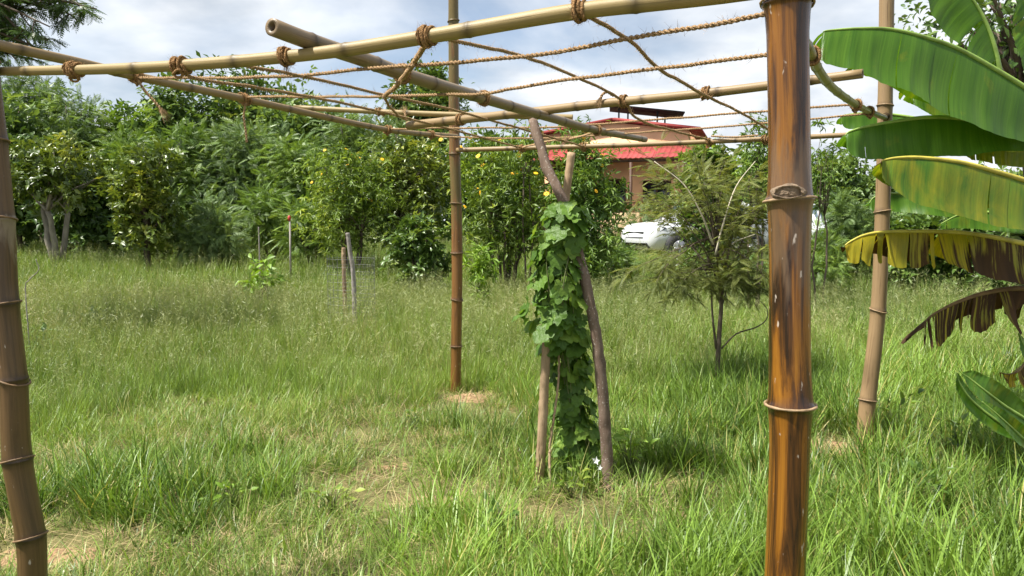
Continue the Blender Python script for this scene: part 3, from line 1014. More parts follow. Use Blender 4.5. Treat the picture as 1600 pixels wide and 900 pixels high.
tr('dark_bush', 'low dark bush with large glossy leaves just left of the olive bamboo post', 657, 13.6, 322, 98, lo=0.05, ncl=60, per=11, leaf=0.15, units='rosette', mat='leaf_dark', trunk_r=0.03, stems=4, seed=25, cat='shrub', cl_r=0.3)
tr('flowering_shrub', 'airy yellow-green shrub with brown stems and daisies, right of the olive bamboo post', 790, 14, 180, 205, lo=0.12, ncl=160, per=12, leaf=0.14, units='lance', mat='leaf_bright', trunk_r=0.028, stems=9, seed=26, cat='shrub', flowers=(18, 0.2), fork=0.38, nlimb=45, cl_r=0.24)
tr('flowering_shrub', 'dense green shrub with yellow daisies behind the vine covered stakes', 912, 13, 172, 126, lo=0.03, ncl=160, per=13, leaf=0.14, units='lance', mat='leaf_mid', trunk_r=0.028, stems=6, seed=27, cat='shrub', flowers=(22, 0.1), fork=0.4, nlimb=30, cl_r=0.24)
tr('leafy_sapling', 'tall thin leafy shoot with a yellow flower above the thin pale pole', 822, 13.4, 152, 42, lo=0.55, ncl=16, per=8, leaf=0.12, units='lance', mat='leaf_bright', trunk_r=0.018, stems=2, seed=28, cat='shrub', flowers=(3, 0.3), nlimb=10, fork=0.6)
tr('young_plant', 'small lime green young plant at the foot of the airy flowering shrub', 752, 11.5, 372, 50, lo=0.08, ncl=14, per=7, leaf=0.14, units='lance', mat='leaf_lime', trunk_r=0.012, stems=2, seed=29, cat='plant', nlimb=8)
tr('young_plant', 'bright lime green plant standing in the tall grass at the left', 408, 12.2, 392, 64, lo=0.2, ncl=20, per=6, leaf=0.16, units='broad', mat='leaf_lime', trunk_r=0.012, stems=3, seed=30, cat='plant', nlimb=10)
# right of the vine
tr('broadleaf_tree', 'dark broad-leaved tree in front of the house corner', 1110, 19, 196, 120, lo=0.15, ncl=80, per=13, leaf=0.22, units='rosette', mat='leaf_mid', trunk_r=0.07, seed=31)
tr('leafy_sapling', 'tall thin leafy shoot left of the glossy amber post', 1182, 11, 148, 84, lo=0.42, ncl=38, per=7, leaf=0.12, units='lance', mat='leaf_mid', trunk_r=0.02, stems=3, seed=32, cat='shrub', fork=0.5, nlimb=24, cl_r=0.2)
tr('leafy_sapling', 'thin leafy shoot between the amber post and the pale far post', 1284, 11.4, 168, 50, lo=0.40, ncl=18, per=6, leaf=0.12, units='lance', mat='leaf_mid', trunk_r=0.018, stems=2, seed=33, cat='shrub', fork=0.5, nlimb=14, cl_r=0.22)
tr('grassy_shrub', 'pale grey-green shrub in front of the house veranda', 1012, 27, 312, 70, lo=0.05, ncl=50, per=12, leaf=0.30, units='fine', mat='leaf_grey', trunk_r=0.03, stems=4, seed=34, cat='shrub')
tr('low_shrub', 'dark low shrub behind the feathery sapling in front of the car', 1105, 15.5, 400, 190, lo=0.02, ncl=70, per=12, leaf=0.16, units='rosette', mat='leaf_dark', trunk_r=0.03, stems=5, seed=35, cat='shrub', depth=0.9)
tr('low_shrub', 'feathery olive shrub beside the car nose', 958, 15, 378, 60, lo=0.02, ncl=60, per=12, leaf=0.22, units='fine', mat='leaf_mid', trunk_r=0.03, stems=4, seed=36, cat='shrub')
FAR = 'round trees on the right horizon'
tr('round_tree', 'round far tree seen between the amber post and the pale far post', 1300, 46, 238, 120, lo=0.02, ncl=140, per=24, leaf=0.5, units='simple', mat='leaf_far', trunk_r=0.2, seed=37, group=FAR)
tr('round_tree', 'round far tree directly behind the pale far post', 1392, 46, 246, 130, lo=0.02, ncl=140, per=24, leaf=0.5, units='simple', mat='leaf_far', trunk_r=0.2, seed=38, group=FAR)
tr('round_tree', 'round far tree under the banana leaves right of the pale far post', 1492, 44, 262, 150, lo=0.02, ncl=140, per=24, leaf=0.5, units='simple', mat='leaf_far', trunk_r=0.2, seed=39, group=FAR)
tr('round_tree', 'round far tree at the right edge under the banana leaves', 1600, 42, 262, 150, lo=0.02, ncl=140, per=24, leaf=0.5, units='simple', mat='leaf_far', trunk_r=0.2, seed=40, group=FAR)
tr('round_tree', 'round far tree hidden mostly behind the glossy amber post', 1205, 48, 225, 130, lo=0.02, ncl=140, per=24, leaf=0.5, units='simple', mat='leaf_far', trunk_r=0.2, seed=41, group=FAR)
tr('bright_shrub', 'light green feathery shrub left of the pale far post', 1325, 15, 288, 105, lo=0.03, ncl=90, per=13, leaf=0.24, units='frond', mat='leaf_grey', trunk_r=0.03, stems=4, seed=42, cat='shrub')
tr('bright_shrub', 'olive green shrub low beside the amber post', 1280, 13, 350, 80, lo=0.03, ncl=60, per=13, leaf=0.2, units='fine', mat='leaf_mid', trunk_r=0.03, stems=4, seed=43, cat='shrub')
tr('dark_shrub', 'dark shrub behind the torn yellow banana leaf', 1430, 14, 318, 110, lo=0.03, ncl=90, per=12, leaf=0.2, units='rosette', mat='leaf_dark', trunk_r=0.03, stems=4, seed=44, cat='shrub')
tr('dark_shrub', 'dark shrub at the right edge behind the banana plant', 1560, 13, 300, 150, lo=0.03, ncl=100, per=12, leaf=0.2, units='rosette', mat='leaf_dark', trunk_r=0.03, stems=4, seed=45, cat='shrub')

# dense undergrowth at the far edge, one mass
def undergrowth():
    r = np.random.default_rng(808)
    n = 15000
    X = r.uniform(-36, 34, n); Y = r.uniform(33, 39, n) + 5 * sstep(4, 10, X) * 1.0
    hmax = 2.2 + 3.0 * fnoise(X * 0.35 + 5, Y * 0.2) - 1.6 * sstep(1, 4, X)
    Z = gz(X, Y) + 0.2 + hmax * r.random(n) ** 0.7
    Pos = np.stack([X, Y, Z], 1)
    V, F, T = scatter(UNITS['simple'], Pos, rdir(r, n) + np.array([0, -0.3, -0.1]), np.array([0, -0.3, 0.8]) + r.normal(0, 0.5, (n, 3)), r.uniform(0.25, 0.5, n), r)
    o = obj('undergrowth', V, F, M['leaf_far'], attrs={'tint': T})
    tag(o, 'dense green undergrowth beneath the far treeline', 'undergrowth', kind='stuff')


undergrowth()
# tall tree behind the banana plant
tr('tall_tree', 'dark tree with its crown against the sky behind the top banana leaves', 1640, 12, -120, 520, lo=0.52, ncl=170, per=11, leaf=0.16, units='broad', mat='leaf_dark', trunk_r=0.14, seed=46, fork=0.50, cl_r=0.16, nlimb=60, power=2.0, lean=(-0.9, 0))


# trees with drooping sprays: branches, side twigs, feathery leaves
def spray_tree(name, label, cat, base, trunk_pts, tips, frond, mat, bark, trunk_r, seed, twigs=12, per=6, units='fine', twig_len=0.3, pale=(), group=None, br0=(0.2, 0.9), fsag=0.1, tw0=0.25):
    r = np.random.default_rng(seed)
    t = thing(name, label, cat, base, group)
    tp = catmull(np.asarray(trunk_pts, float), 6)
    n = len(tp)
    mb = MB()
    mb.tube(tp, np.linspace(trunk_r, trunk_r * 0.25, n), 9)
    Pos, Fw, Nr, Sz = [], [], [], []
    pal = []
    for k, tip in enumerate(tips):
        i0 = int(np.clip(r.uniform(*br0), 0, 0.98) * (n - 1))
        a = tp[i0]
        pts = catmull(limb(a, tip, r, fsag, 5), 4)
        m_ = len(pts)
        br = np.linspace(trunk_r * 0.30, trunk_r * 0.05, m_)
        mb.tube(pts, br, 5)
        for q in range(twigs):
            s = tw0 + (1 - tw0) * (q + r.random()) / twigs
            p0 = pts[min(int(s * (m_ - 1)), m_ - 1)]
            bd = unit(pts[-1] - pts[-3])
            d = unit(bd * 0.6 + rdir(r, 1)[0] * np.array([1, 1, 0.5]) + np.array([0, 0, -0.05]))
            L = twig_len * r.uniform(0.5, 1.2) * (1.15 - 0.5 * s)
            e = p0 + d * L
            mb.tube([p0, (p0 + e) / 2 + r.normal(0, L * 0.05, 3), e], [trunk_r * 0.07, trunk_r * 0.05, trunk_r * 0.03], 3, False)
            for w in range(per):
                u = (w + 0.5) / per
                p = p0 * (1 - u) + e * u
                sd = 1 if w % 2 else -1
                side = np.cross(d, np.array([0, 0, 1.0])) * sd
                Pos.append(p); Fw.append(d * 0.55 + side * 0.9 + r.normal(0, 0.25, 3) + np.array([0, 0, -0.1])); Nr.append(np.array([0, 0, 1.0]) + r.normal(0, 0.3, 3)); Sz.append(frond * r.uniform(0.7, 1.2))
            Pos.append(e); Fw.append(d + r.normal(0, 0.1, 3)); Nr.append(np.array([0, 0, 1.0]) + r.normal(0, 0.3, 3)); Sz.append(frond * r.uniform(0.8, 1.2))
    mb.build('trunk', M[bark], t, smooth=True)
    for pp in pale:
        q = catmull(np.asarray(pp), 5)
        V, F, _ = tube(q, np.linspace(trunk_r * 0.40, trunk_r * 0.12, len(q)), 6)
        o = obj('bleached_branch', V, F, M['twig_pale'], t, smooth=True)
        tag(o, 'bare bleached pale branch')
    V, F, T = scatter(UNITS[units], np.array(Pos), np.array(Fw), np.array(Nr), np.array(Sz), r)
    obj('crown', V, F, M[mat], t, attrs={'tint': T})
    return t


# feathery sapling in the middle right of the field
def build_sapling():
    Y = 6.5
    r = np.random.default_rng(5)
    base = at(1124, Y)
    tp = [base + np.array([0, 0, -0.05]), P(1124, 520, Y), P(1127, 470, Y), P(1122, 410, Y), P(1120, 350, Y + 0.05), P(1112, 300, Y + 0.1)]
    tips = []
    for k in range(40):
        while True:
            px = r.uniform(950, 1225); py = r.uniform(226, 470)
            ex = (px - 1092) / 142; ey = (py - 372) / (140 if py < 372 else 105)
            if ex * ex + ey * ey < 1.0 and ex * ex + ey * ey > 0.12 and not (px < 1062 and 322 < py < 408): break
        tips.append(P(px, py, Y + r.uniform(-0.75, 0.75)))
    tips += [P(1000, 238, Y - 0.2), P(1080, 240, Y), P(1188, 262, Y + 0.2), P(975, 430, Y - 0.2), P(1205, 455, Y - 0.3), P(985, 300, Y), P(1040, 262, Y + 0.3)]
    pale = [[P(1118, 398, Y - 0.25), P(1130, 350, Y - 0.3), P(1150, 292, Y - 0.3), P(1180, 252, Y - 0.25)],
            [P(1114, 382, Y - 0.25), P(1096, 335, Y - 0.3), P(1068, 288, Y - 0.3), P(1022, 252, Y - 0.25)],
            [P(1144, 382, Y - 0.3), P(1152, 376, Y - 0.32), P(1180, 366, Y - 0.35)]]
    t = spray_tree('feathery_sapling', 'thin-trunked olive sapling with feathery leaves between the vine and the amber post', 'tree', base, tp, tips, 0.105, 'leaf_tamarind', 'bark', 0.024, 5, 9, 6, 'fine', 0.26, pale, None, (0.35, 0.95), 0.10, 0.45)
    mb = MB()
    mb.tube(catmull([P(1119, 545, Y), P(1113, 490, Y), P(1111, 440, Y), P(1105, 400, Y)], 4), np.linspace(0.011, 0.006, 13), 6)
    mb.build('stem', M['bark'], t, smooth=True)
    mb = MB()
    mb.tube(catmull([P(1127, 545, Y), P(1150, 522, Y), P(1180, 512, Y), P(1197, 500, Y), P(1199, 484, Y), P(1188, 470, Y)], 4), np.linspace(0.008, 0.003, 21), 6)
    mb.build('branch', M['bark'], t, smooth=True)


build_sapling()


def build_overhang():
    Y = 9.0
    r = np.random.default_rng(15)
    base = at(-330, Y)
    tp = [base + np.array([0, 0, -0.1]), P(-325, 200, Y), P(-320, 60, Y), P(-300, -60, Y), P(-280, -200, Y)]
    tips = []
    for px, py in ((172, 36), (150, 12), (120, 5), (92, 48), (60, 60), (78, 94), (30, 45), (12, 92), (66, 100), (110, -10), (40, 12), (20, 100), (-20, 60), (-40, 20), (-60, 100), (145, 44), (-100, 40), (60, -40), (-30, -60), (-120, -60), (10, -90), (-90, 120), (165, 20), (130, 30), (105, 22), (70, 25), (50, 80), (35, 70), (88, 70), (5, 30), (20, 60), (-10, 100), (60, 8), (140, -8), (-20, 10), (100, 92), (40, 100)):
        tips.append(P(px - 14, py - 6, Y + r.uniform(-0.6, 0.6)))
    spray_tree('overhanging_tree', 'dark feathery tree whose branches hang into the upper left corner', 'tree', base, tp, tips, 0.14, 'leaf_dark', 'bark', 0.16, 16, 18, 7, 'frond', 0.40, (), None, (0.55, 0.98), 0.10)


build_overhang()

# ------------------------------------------------------------------ bamboo pergola
def bamboo_mesh(pts, r_of_s, nodes, sides=20, wob=0.02, hollow=(False, False), seed=0, scars=(), bulge=0.10, swell=0.05):
    """pts dense path; nodes arclengths. returns V, F(list), uv, attrs, L"""
    r = np.random.default_rng(seed)
    L = plen(pts)
    ss = list(np.arange(0, L, 0.06)) + [L]
    for nd in nodes:
        ss += [nd + d for d in (-0.03, -0.014, -0.007, -0.003, 0.0, 0.003, 0.007, 0.014, 0.03)]
    ss = np.unique(np.clip(np.array(ss), 0, L))
    keep = np.concatenate([[True], np.diff(ss) > 0.0008]); ss = ss[keep]
    path = resample(pts, ss)
    rad = np.array([r_of_s(s / L) for s in ss])
    nd = np.array(nodes) if len(nodes) else np.array([-99.0])
    dist = ss[:, None] - nd[None, :]
    near = np.abs(dist).min(1)
    g = np.exp(-(near / 0.006) ** 2)
    g2 = np.exp(-(near / 0.03) ** 2)
    rad = rad * (1 + bulge * g + swell * g2)
    a = np.arange(sides) / sides * 2 * math.pi
    wb = 1 + wob * (fnoise(np.cos(a)[None, :] * 1.2 + ss[:, None] * 3 + seed, np.sin(a)[None, :] * 1.2 + 5) - 0.5) * 2
    V, F, _ = tube(path, rad, sides, caps=not any(hollow), wob=wb)
    n = len(path)
    rnd = np.stack([np.tile(np.cos(a), n), np.tile(np.sin(a), n), np.repeat(ss, sides)], 1)
    node = np.repeat(np.exp(-(near / 0.016) ** 2), sides)
    sc = np.zeros(n)
    for c, up, dn, side in scars:
        d = ss - c
        sc = np.maximum(sc, np.where(d < 0, np.clip(1 + d / dn, 0, 1), np.clip(1 - d / up, 0, 1)))
    scar = np.repeat(sc, sides)
    extra = len(V) - n * sides
    if any(hollow):
        # open ends: thick rim and an inner wall
        base = n * sides
        Fs = F
        addV, addF = [], []
        for end, h in enumerate(hollow):
            i0 = 0 if end == 0 else (n - 1) * sides
            c = path[0] if end == 0 else path[-1]
            ringv = V[i0:i0 + sides]
            if h:
                k = base + sum(len(x) for x in addV)
                inner = c + (ringv - c) * 0.48
                T = unit(path[1] - path[0]) if end == 0 else unit(path[-2] - path[-1])
                deep = inner + T * 0.09
                addV += [inner, deep, (c + T * 0.09)[None]]
                for q in range(sides):
                    q2 = (q + 1) % sides
                    f1 = [i0 + q, i0 + q2, k + q2, k + q]; f2 = [k + q, k + q2, k + sides + q2, k + sides + q]
                    if end == 0: f1, f2 = f1[::-1], f2[::-1]
                    addF += [f1, f2]
                    addF.append([k + sides + q, k + sides + q2, k + 2 * sides, k + 2 * sides])
            else:
                k = base + sum(len(x) for x in addV)
                addV += [c[None]]
                for q in range(sides): addF.append([i0 + q, i0 + (q + 1) % sides, k, k])
        V = np.concatenate([V[:base]] + addV)
        quads = [f for f in addF if f[2] != f[3]]; tris = [f[:3] for f in addF if f[2] == f[3]]
        F = [F[0]] + ([np.array(quads)] if quads else []) + ([np.array(tris)] if tris else [])
        extra = len(V) - base
    rnd = np.concatenate([rnd, np.tile([[0.3, 0.2, 0.05]], (extra, 1))])
    node = np.concatenate([node, np.full(extra, 0.6)])
    scar = np.concatenate([scar, np.zeros(extra)])
    return V, F, {'node': node, 'scar': scar, 'round': rnd}, path, ss, rad


def invY(px, px0, Y0, px1, Y1):
    t = (px - px0) / (px1 - px0)
    return 1.0 / (1 / Y0 + (1 / Y1 - 1 / Y0) * t)


def line3(pts, Y0, Y1):
    """image polyline with distance Y0 at its first and Y1 at its last point, straight in plan"""
    a, b = pts[0][0], pts[-1][0]
    return np.array([P(px, py, invY(px, a, Y0, b, Y1)) for px, py in pts])


perg = thing('bamboo_pergola', 'bamboo pole pergola with coir rope grid tied across its top, spanning the view', 'pergola', (0.4, 4.0, 0))


def post(label, pts, Y, r_px, nodes_py, mat, ringmat, seed, sides=28, scars=(), bud=None, ring_r=0.0035, tilt=0.06, bulge=0.05, Yt=None):
    """pts image polyline from the top down"""
    p3 = np.array([P(px, py, Y) for px, py in pts])
    dense = catmull(p3, 10)
    # foot ends a little below the ground
    s = np.concatenate([[0], np.cumsum(np.linalg.norm(np.diff(dense, axis=0), axis=1))])
    L = s[-1]
    py_d = np.array([450 - F_PX * ((q[1] * 0 + ((q[2] - EYE) * CP + q[1] * SP)) / (q[1] * CP - (q[2] - EYE) * SP)) for q in dense])
    ns = [float(np.interp(y, py_d, s)) for y in nodes_py]
    rr = lambda t: np.interp(t * L, np.interp([k for k, _ in r_px], py_d, s), [v for _, v in r_px])
    scs = [(float(np.interp(c, py_d, s)), up, dn, 0) for c, up, dn in scars]
    V, F, at_, path, ss, rad = bamboo_mesh(dense, rr, ns, sides, 0.03, seed=seed, scars=scs, bulge=bulge)
    o = obj('post', V, F, M[mat], perg, attrs=at_, smooth=True)
    tag(o, label)
    r = np.random.default_rng(seed)
    for k, nd in enumerate(ns):
        c = resample(dense, [nd])[0]; e = resample(dense, [min(nd + 0.01, L)])[0]
        T = unit(e - c) if np.linalg.norm(e - c) > 1e-6 else np.array([0, 0, -1.0])
        a = np.linspace(0, 2 * math.pi, 33)[:-1]
        R_ = rr(nd / L) * (1.10 + 0.02 * r.random()) * (1 + bulge * 0.5)
        tx, ty = r.normal(0, tilt, 2)
        U = unit(np.cross(T, np.array([0, 1.0, 0]))); W = np.cross(T, U)
        ringp = np.array([c + (U * math.cos(q) + W * math.sin(q)) * R_ + T * R_ * (tx * math.cos(q) + ty * math.sin(q)) for q in a])
        sv = []
        for i, q in enumerate(a):
            rad_d = unit(ringp[i] - c)
            rw = ring_r * (0.8 + 0.5 * r.random())
            for w in np.arange(6) / 6 * 6.283:
                sv.append(ringp[i] + rad_d * math.cos(w) * rw + T * math.sin(w) * rw)
        nF = [[i * 6 + j, i * 6 + (j + 1) % 6, ((i + 1) % 32) * 6 + (j + 1) % 6, ((i + 1) % 32) * 6 + j] for i in range(32) for j in range(6)]
        obj('node_ring', np.array(sv), np.array(nF), M[ringmat], o, smooth=True)
    if bud:
        by, bx, bs = bud
        c = P(bx, by, Y); d = unit(np.array([0, 0, EYE]) - c) * np.array([1, 1, 0]); d = unit(d)
        sidev = np.cross(d, np.array([0, 0, 1.0]))
        nn, mm = 22, 12
        sv = []
        for i in range(mm + 1):
            for j in range(nn):
                a = j / nn * 6.283; q = i / mm
                rx, rz = bs * 1.15, bs * 0.62
                zz = math.sin(a); xx = math.cos(a)
                rr_ = q * (1 + 0.08 * math.sin(5 * a + i))
                prof = (1 - q ** 2) ** 0.5 * 0.012 + (0.008 if 0.7 < q < 0.95 else 0) + 0.004 * fnoise(a * 2, q * 9)
                x_ = xx * rx * rr_
                back = rr(float(np.interp(by, py_d, s)) / L)
                curve = math.sqrt(max(back ** 2 - x_ ** 2, 0)) if abs(x_) < back else 0
                sv.append(c + sidev * x_ + np.array([0, 0, zz * rz * rr_ * (1.0 if zz > 0 else 0.7)]) + d * (curve * 1.02 + prof - 0.003))
        nF = [[i * nn + j, i * nn + (j + 1) % nn, (i + 1) * nn + (j + 1) % nn, (i + 1) * nn + j] for i in range(mm) for j in range(nn)]
        obj('branch_scar', np.array(sv), np.array(nF), M['scar'], o, smooth=True)
    return o


YR1, YL, YC, YR2 = 1.70, 2.60, 6.40, 4.93
post('thick glossy amber bamboo post nearest the camera', [(1226, -210), (1229, -90), (1230, 5), (1231, 90), (1233, 200), (1234, 310), (1234, 450), (1234, 560), (1235, 632), (1232, 760), (1226, 900), (1222, 1000), (1218, 1200), (1216, 1420)], YR1,
     [(-210, 0.049), (5, 0.0485), (60, 0.0455), (240, 0.0455), (310, 0.0485), (400, 0.0455), (560, 0.0465), (632, 0.049), (690, 0.0455), (900, 0.046), (1420, 0.047)], [-190, 5, 312, 632, 935, 1230], 'amber_bamboo', 'ring_pale', 41, 36,
     scars=((312, 0.42, 0.26),), bud=(303, 1232, 0.034), ring_r=0.0030, tilt=0.10, bulge=0.09)
post('dark brown bamboo post leaning at the left edge', [(-48, -60), (-32, 60), (-16, 180), (-1, 340), (6, 470), (20, 592), (27, 718), (48, 838), (51, 900), (54, 1040)], YL,
     [(-60, 0.042), (340, 0.046), (592, 0.0455), (838, 0.047), (1040, 0.048)], [100, 220, 342, 474, 592, 718, 838, 960], 'brown_bamboo', 'ring_dark', 42, 28, scars=((342, 0.25, 0.03),), tilt=0.14)
post('tall olive and orange bamboo post in the middle distance', [(708, -120), (708.5, 33), (709, 130), (710.5, 240), (713, 318), (714, 395), (714, 470), (713, 540), (712, 618)], YC,
     [(-120, 0.042), (33, 0.043), (240, 0.046), (395, 0.047), (540, 0.046), (618, 0.048)], [-60, 33, 240, 318, 395, 468, 541], 'orange_bamboo', 'ring_dark', 43, 20, scars=((60, 1.6, 1.6), (290, 0.7, 0.5)), tilt=0.08, bulge=0.08)
post('pale tan bamboo post under the banana leaves', [(1387, -80), (1385.5, 0), (1383, 165), (1379, 330), (1372, 485), (1356, 625), (1349, 700)], YR2,
     [(-80, 0.045), (165, 0.045), (330, 0.046), (485, 0.047), (700, 0.053)], [-60, 55, 165, 330, 485, 625], 'pale_bamboo', 'ring_pale', 44, 24, tilt=0.10)
# dark disc: painted shade of the hole where the pale post takes the curved pole
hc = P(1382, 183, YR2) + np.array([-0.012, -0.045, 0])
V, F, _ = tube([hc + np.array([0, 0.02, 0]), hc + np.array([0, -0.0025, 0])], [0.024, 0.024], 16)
obj('pole_hole_shade', V, F, M['hollow'], perg)

POLES = {}


def pole(key, label, pts, Y0, Y1, r0, r1, spacing, mat, seed, hollow=(False, False), first=0.1):
    p3 = line3(pts, Y0, Y1) if len(pts[0]) == 2 else np.array([P(*q) for q in pts])
    dense = catmull(p3, 12)
    L = plen(dense)
    r = np.random.default_rng(seed)
    nodes, s = [], first
    while s < L - 0.03:
        nodes.append(s); s += spacing * r.uniform(0.85, 1.15)
    V, F, at_, path, ss, rad = bamboo_mesh(dense, lambda t: r0 + (r1 - r0) * t, nodes, 18, 0.02, hollow, seed, bulge=0.07, swell=0.04)
    o = obj('pole', V, F, M[mat], perg, attrs=at_, smooth=True)
    tag(o, label)
    POLES[key] = (path, rad)
    return o


def proj(p):
    p = np.atleast_2d(p)
    dy = p[:, 1] * CP - (p[:, 2] - EYE) * SP
    return 800 + F_PX * p[:, 0] / dy, 450 - F_PX * ((p[:, 2] - EYE) * CP + p[:, 1] * SP) / dy


def onpole(key, px):
    path, rad = POLES[key]
    x, y = proj(path)
    o = np.argsort(x)
    p = np.array([np.interp(px, x[o], path[o, k]) for k in range(3)])
    i = int(np.argmin(np.abs(x - px)))
    T = unit(path[min(i + 2, len(path) - 1)] - path[max(i - 2, 0)])
    return p, T, float(rad[i])


pole('A', 'front horizontal pole running from the left edge up past the top edge', [(-60, 113), (0, 111.5), (150, 108.5), (300, 101), (500, 83), (700, 52), (900, 18), (1110, -6), (1250, -26)], 2.72, 1.79, 0.0150, 0.0225, 0.42, 'yellow_bamboo', 51, first=0.33)
pole('B', 'left horizontal pole running back to the middle distance post', [(-60, 58), (0, 71), (120, 97), (225, 122), (383, 155), (607, 203), (714, 213)], 2.52, 6.36, 0.0185, 0.0195, 0.40, 'tan_bamboo', 52, first=0.2)
pole('D', 'far horizontal pole running right behind the amber post', [(714, 234.5), (830, 231), (1000, 226), (1200, 217), (1320, 211), (1385, 207)], 6.36, 4.93, 0.0195, 0.0165, 0.45, 'tan_bamboo', 53)
pole('C', 'thick diagonal pole with an open hollow end', [(425, 42), (480, 63), (560, 90), (640, 119), (760, 155), (850, 181), (930, 203), (1008, 218)], 2.12, 5.60, 0.0250, 0.0215, 0.36, 'grey_bamboo', 54, (True, False), 0.16)
pole('E', 'middle horizontal pole sawn off at the right against the sky', [(638, 196), (720, 187), (830, 175), (930, 163), (1100, 146), (1230, 130), (1348, 115)], 4.50, 3.00, 0.0255, 0.0185, 0.40, 'tan_bamboo', 55, (True, True), 0.30)
pole('F', 'thin pale yellow pole lying across the left pole', [(460, 168), (600, 175), (720, 179.5), (895, 183.5)], 4.55, 4.30, 0.0150, 0.0165, 0.55, 'yellow_bamboo', 56, (False, True), 0.12)
pole('G', 'curved greenish pole bending into a hole of the pale post', [(1228, 18, 1.82), (1262, 75, 2.05), (1279, 110, 2.45), (1304, 140, 2.95), (1340, 165, 3.75), (1362, 176, 4.30), (1383, 184, 4.90)], 0, 0, 0.0150, 0.0175, 0.36, 'green_bamboo', 57, first=0.25)


# ---- ropes
def fuzz(mb, path, n, length, r, rad=0.006):
    k = r.integers(1, len(path) - 1, n)
    for i in k:
        p = path[i] + rdir(r, 1)[0] * rad
        d = unit(rdir(r, 1)[0] + unit(path[i + 1] - path[i - 1]) * r.choice([-1, 1]) * 0.6)
        L = length * r.uniform(0.4, 1.3)
        m_ = p + d * L * 0.5 + np.array([0, 0, -L * 0.05]); e = p + d * L + rdir(r, 1)[0] * L * 0.25
        w = rdir(r, 1)[0] * 0.00045
        V = np.array([p - w, p + w, m_ + w, m_ - w, e])
        mb.add(V, [np.array([[0, 1, 2, 3]]), np.array([[3, 2, 4]])])


def rope(label, pts3, R_=0.0068, seed=0, fz=130, pitch=0.030, name='rope'):
    r = np.random.default_rng(seed)
    d = catmull(pts3, 10)
    L = plen(d)
    n = max(12, int(L / pitch * 7))
    path = resample(d, np.linspace(0, L, n))
    path += np.stack([fnoise(np.linspace(0, L * 6, n) + seed * 9, np.full(n, k * 5.0)) - 0.5 for k in range(3)], 1) * 0.006
    T, U, W = frames(path)
    mb = MB()
    ph = np.linspace(0, L / pitch * 2 * math.pi, n)
    for k in range(2):
        a = ph + k * math.pi
        hel = path + (np.cos(a)[:, None] * U + np.sin(a)[:, None] * W) * R_ * 0.48
        mb.tube(hel, R_ * 0.56, 5, True)
    fuzz(mb, path, int(fz * 2.2 * L), 0.024, r, R_ * 0.7)
    o = mb.build(name, M['rope'], perg, smooth=True)
    if label: tag(o, label)
    return o


def knot(key, px, turns=4, width=0.034, seed=0, R_=0.0049, tuft=False, lump=True):
    c, T, pr = onpole(key, px)
    r = np.random.default_rng(seed + 300)
    U = unit(np.cross(T, np.array([0, 0, 1.0]))); W = np.cross(U, T)
    turns = turns + 2
    n = turns * 18
    a = np.linspace(0, turns * 2 * math.pi, n)
    s = (np.linspace(-0.4, 0.4, n) + 0.34 * np.sin(a * 0.43 + r.random() * 6) + 0.12 * np.sin(a * 1.0 + r.random() * 6)) * width
    rr = pr + R_ * 0.8 + 0.003 * r.random() + 0.003 * np.sin(a * 0.31) + 0.002 * np.sin(a * 2.7)
    path = c + (np.cos(a) * rr)[:, None] * U + (np.sin(a) * rr)[:, None] * W + s[:, None] * T
    mb = MB()
    mb.tube(path, R_ * 0.85, 6)
    if lump:
        b = c - W * (pr + R_ * 1.3) + U * pr * 0.4 * r.normal()
        q = np.linspace(0, 2 * math.pi, 22)
        lp = b + (np.cos(q) * 0.016)[:, None] * T + (np.sin(q) * 0.013)[:, None] * U + (np.sin(2 * q) * 0.006)[:, None] * W
        mb.tube(lp, R_ * 0.9, 6)
        lp = b + (np.sin(q) * 0.012)[:, None] * T + (np.cos(q) * 0.015)[:, None] * W + (np.sin(2 * q) * 0.006)[:, None] * U
        mb.tube(lp, R_ * 0.9, 6)
    fuzz(mb, path, 240, 0.024, r, R_ * 0.6)
    if tuft:
        b = c - W * pr
        for _ in range(40):
            e = b + np.array([r.normal(0.0, 0.02), r.normal(0, 0.02), -r.uniform(0.02, 0.055)])
            w = rdir(r, 1)[0] * 0.0008
            mb.add(np.array([b - w, b + w, e]), np.array([[0, 1, 2]]))
    mb.build('knot', M['rope_dark'], perg, smooth=True)


def seg(pts, Y0, Y1):
    return line3(pts, Y0, Y1)


bY = lambda px: onpole('B', px)[0][1]
aY = lambda px: onpole('A', px)[0][1]
dY = lambda px: onpole('D', px)[0][1]
rope('cross rope nearest the camera', seg([(212, 121), (310, 121.5), (450, 119), (575, 107), (800, 90), (1000, 57), (1200, 21)], bY(212), 1.76), seed=1)
rope('second cross rope from the camera', seg([(383, 154), (400, 151), (490, 151), (700, 148.5), (760, 145), (900, 122), (1030, 107), (1200, 85), (1263, 76)], bY(383), 2.03), seed=2)
rope('third cross rope, tied to the curved pole', seg([(607, 202), (690, 200), (850, 199), (920, 195), (1150, 177), (1338, 163)], bY(607), 3.72), seed=3)
rope('fourth cross rope, farthest from the camera', seg([(675, 211), (710, 214), (850, 216), (1000, 207), (1200, 192), (1364, 177)], bY(675), 4.3), seed=4)
rope('leftmost lengthwise rope', seg([(283, 104), (305, 122), (400, 137), (490, 152), (595, 175), (700, 201), (815, 231)], aY(283), dY(815)), seed=5)
rope('second lengthwise rope from the left', seg([(370, 101), (400, 107), (480, 121), (600, 149), (720, 175), (870, 217), (912, 229)], aY(370), dY(912)), seed=6)
rope('third lengthwise rope, crossing above the house roof', seg([(668, 57), (720, 66), (815, 87), (905, 122), (975, 158), (1005, 190), (1110, 219)], aY(668), dY(1110)), seed=7)
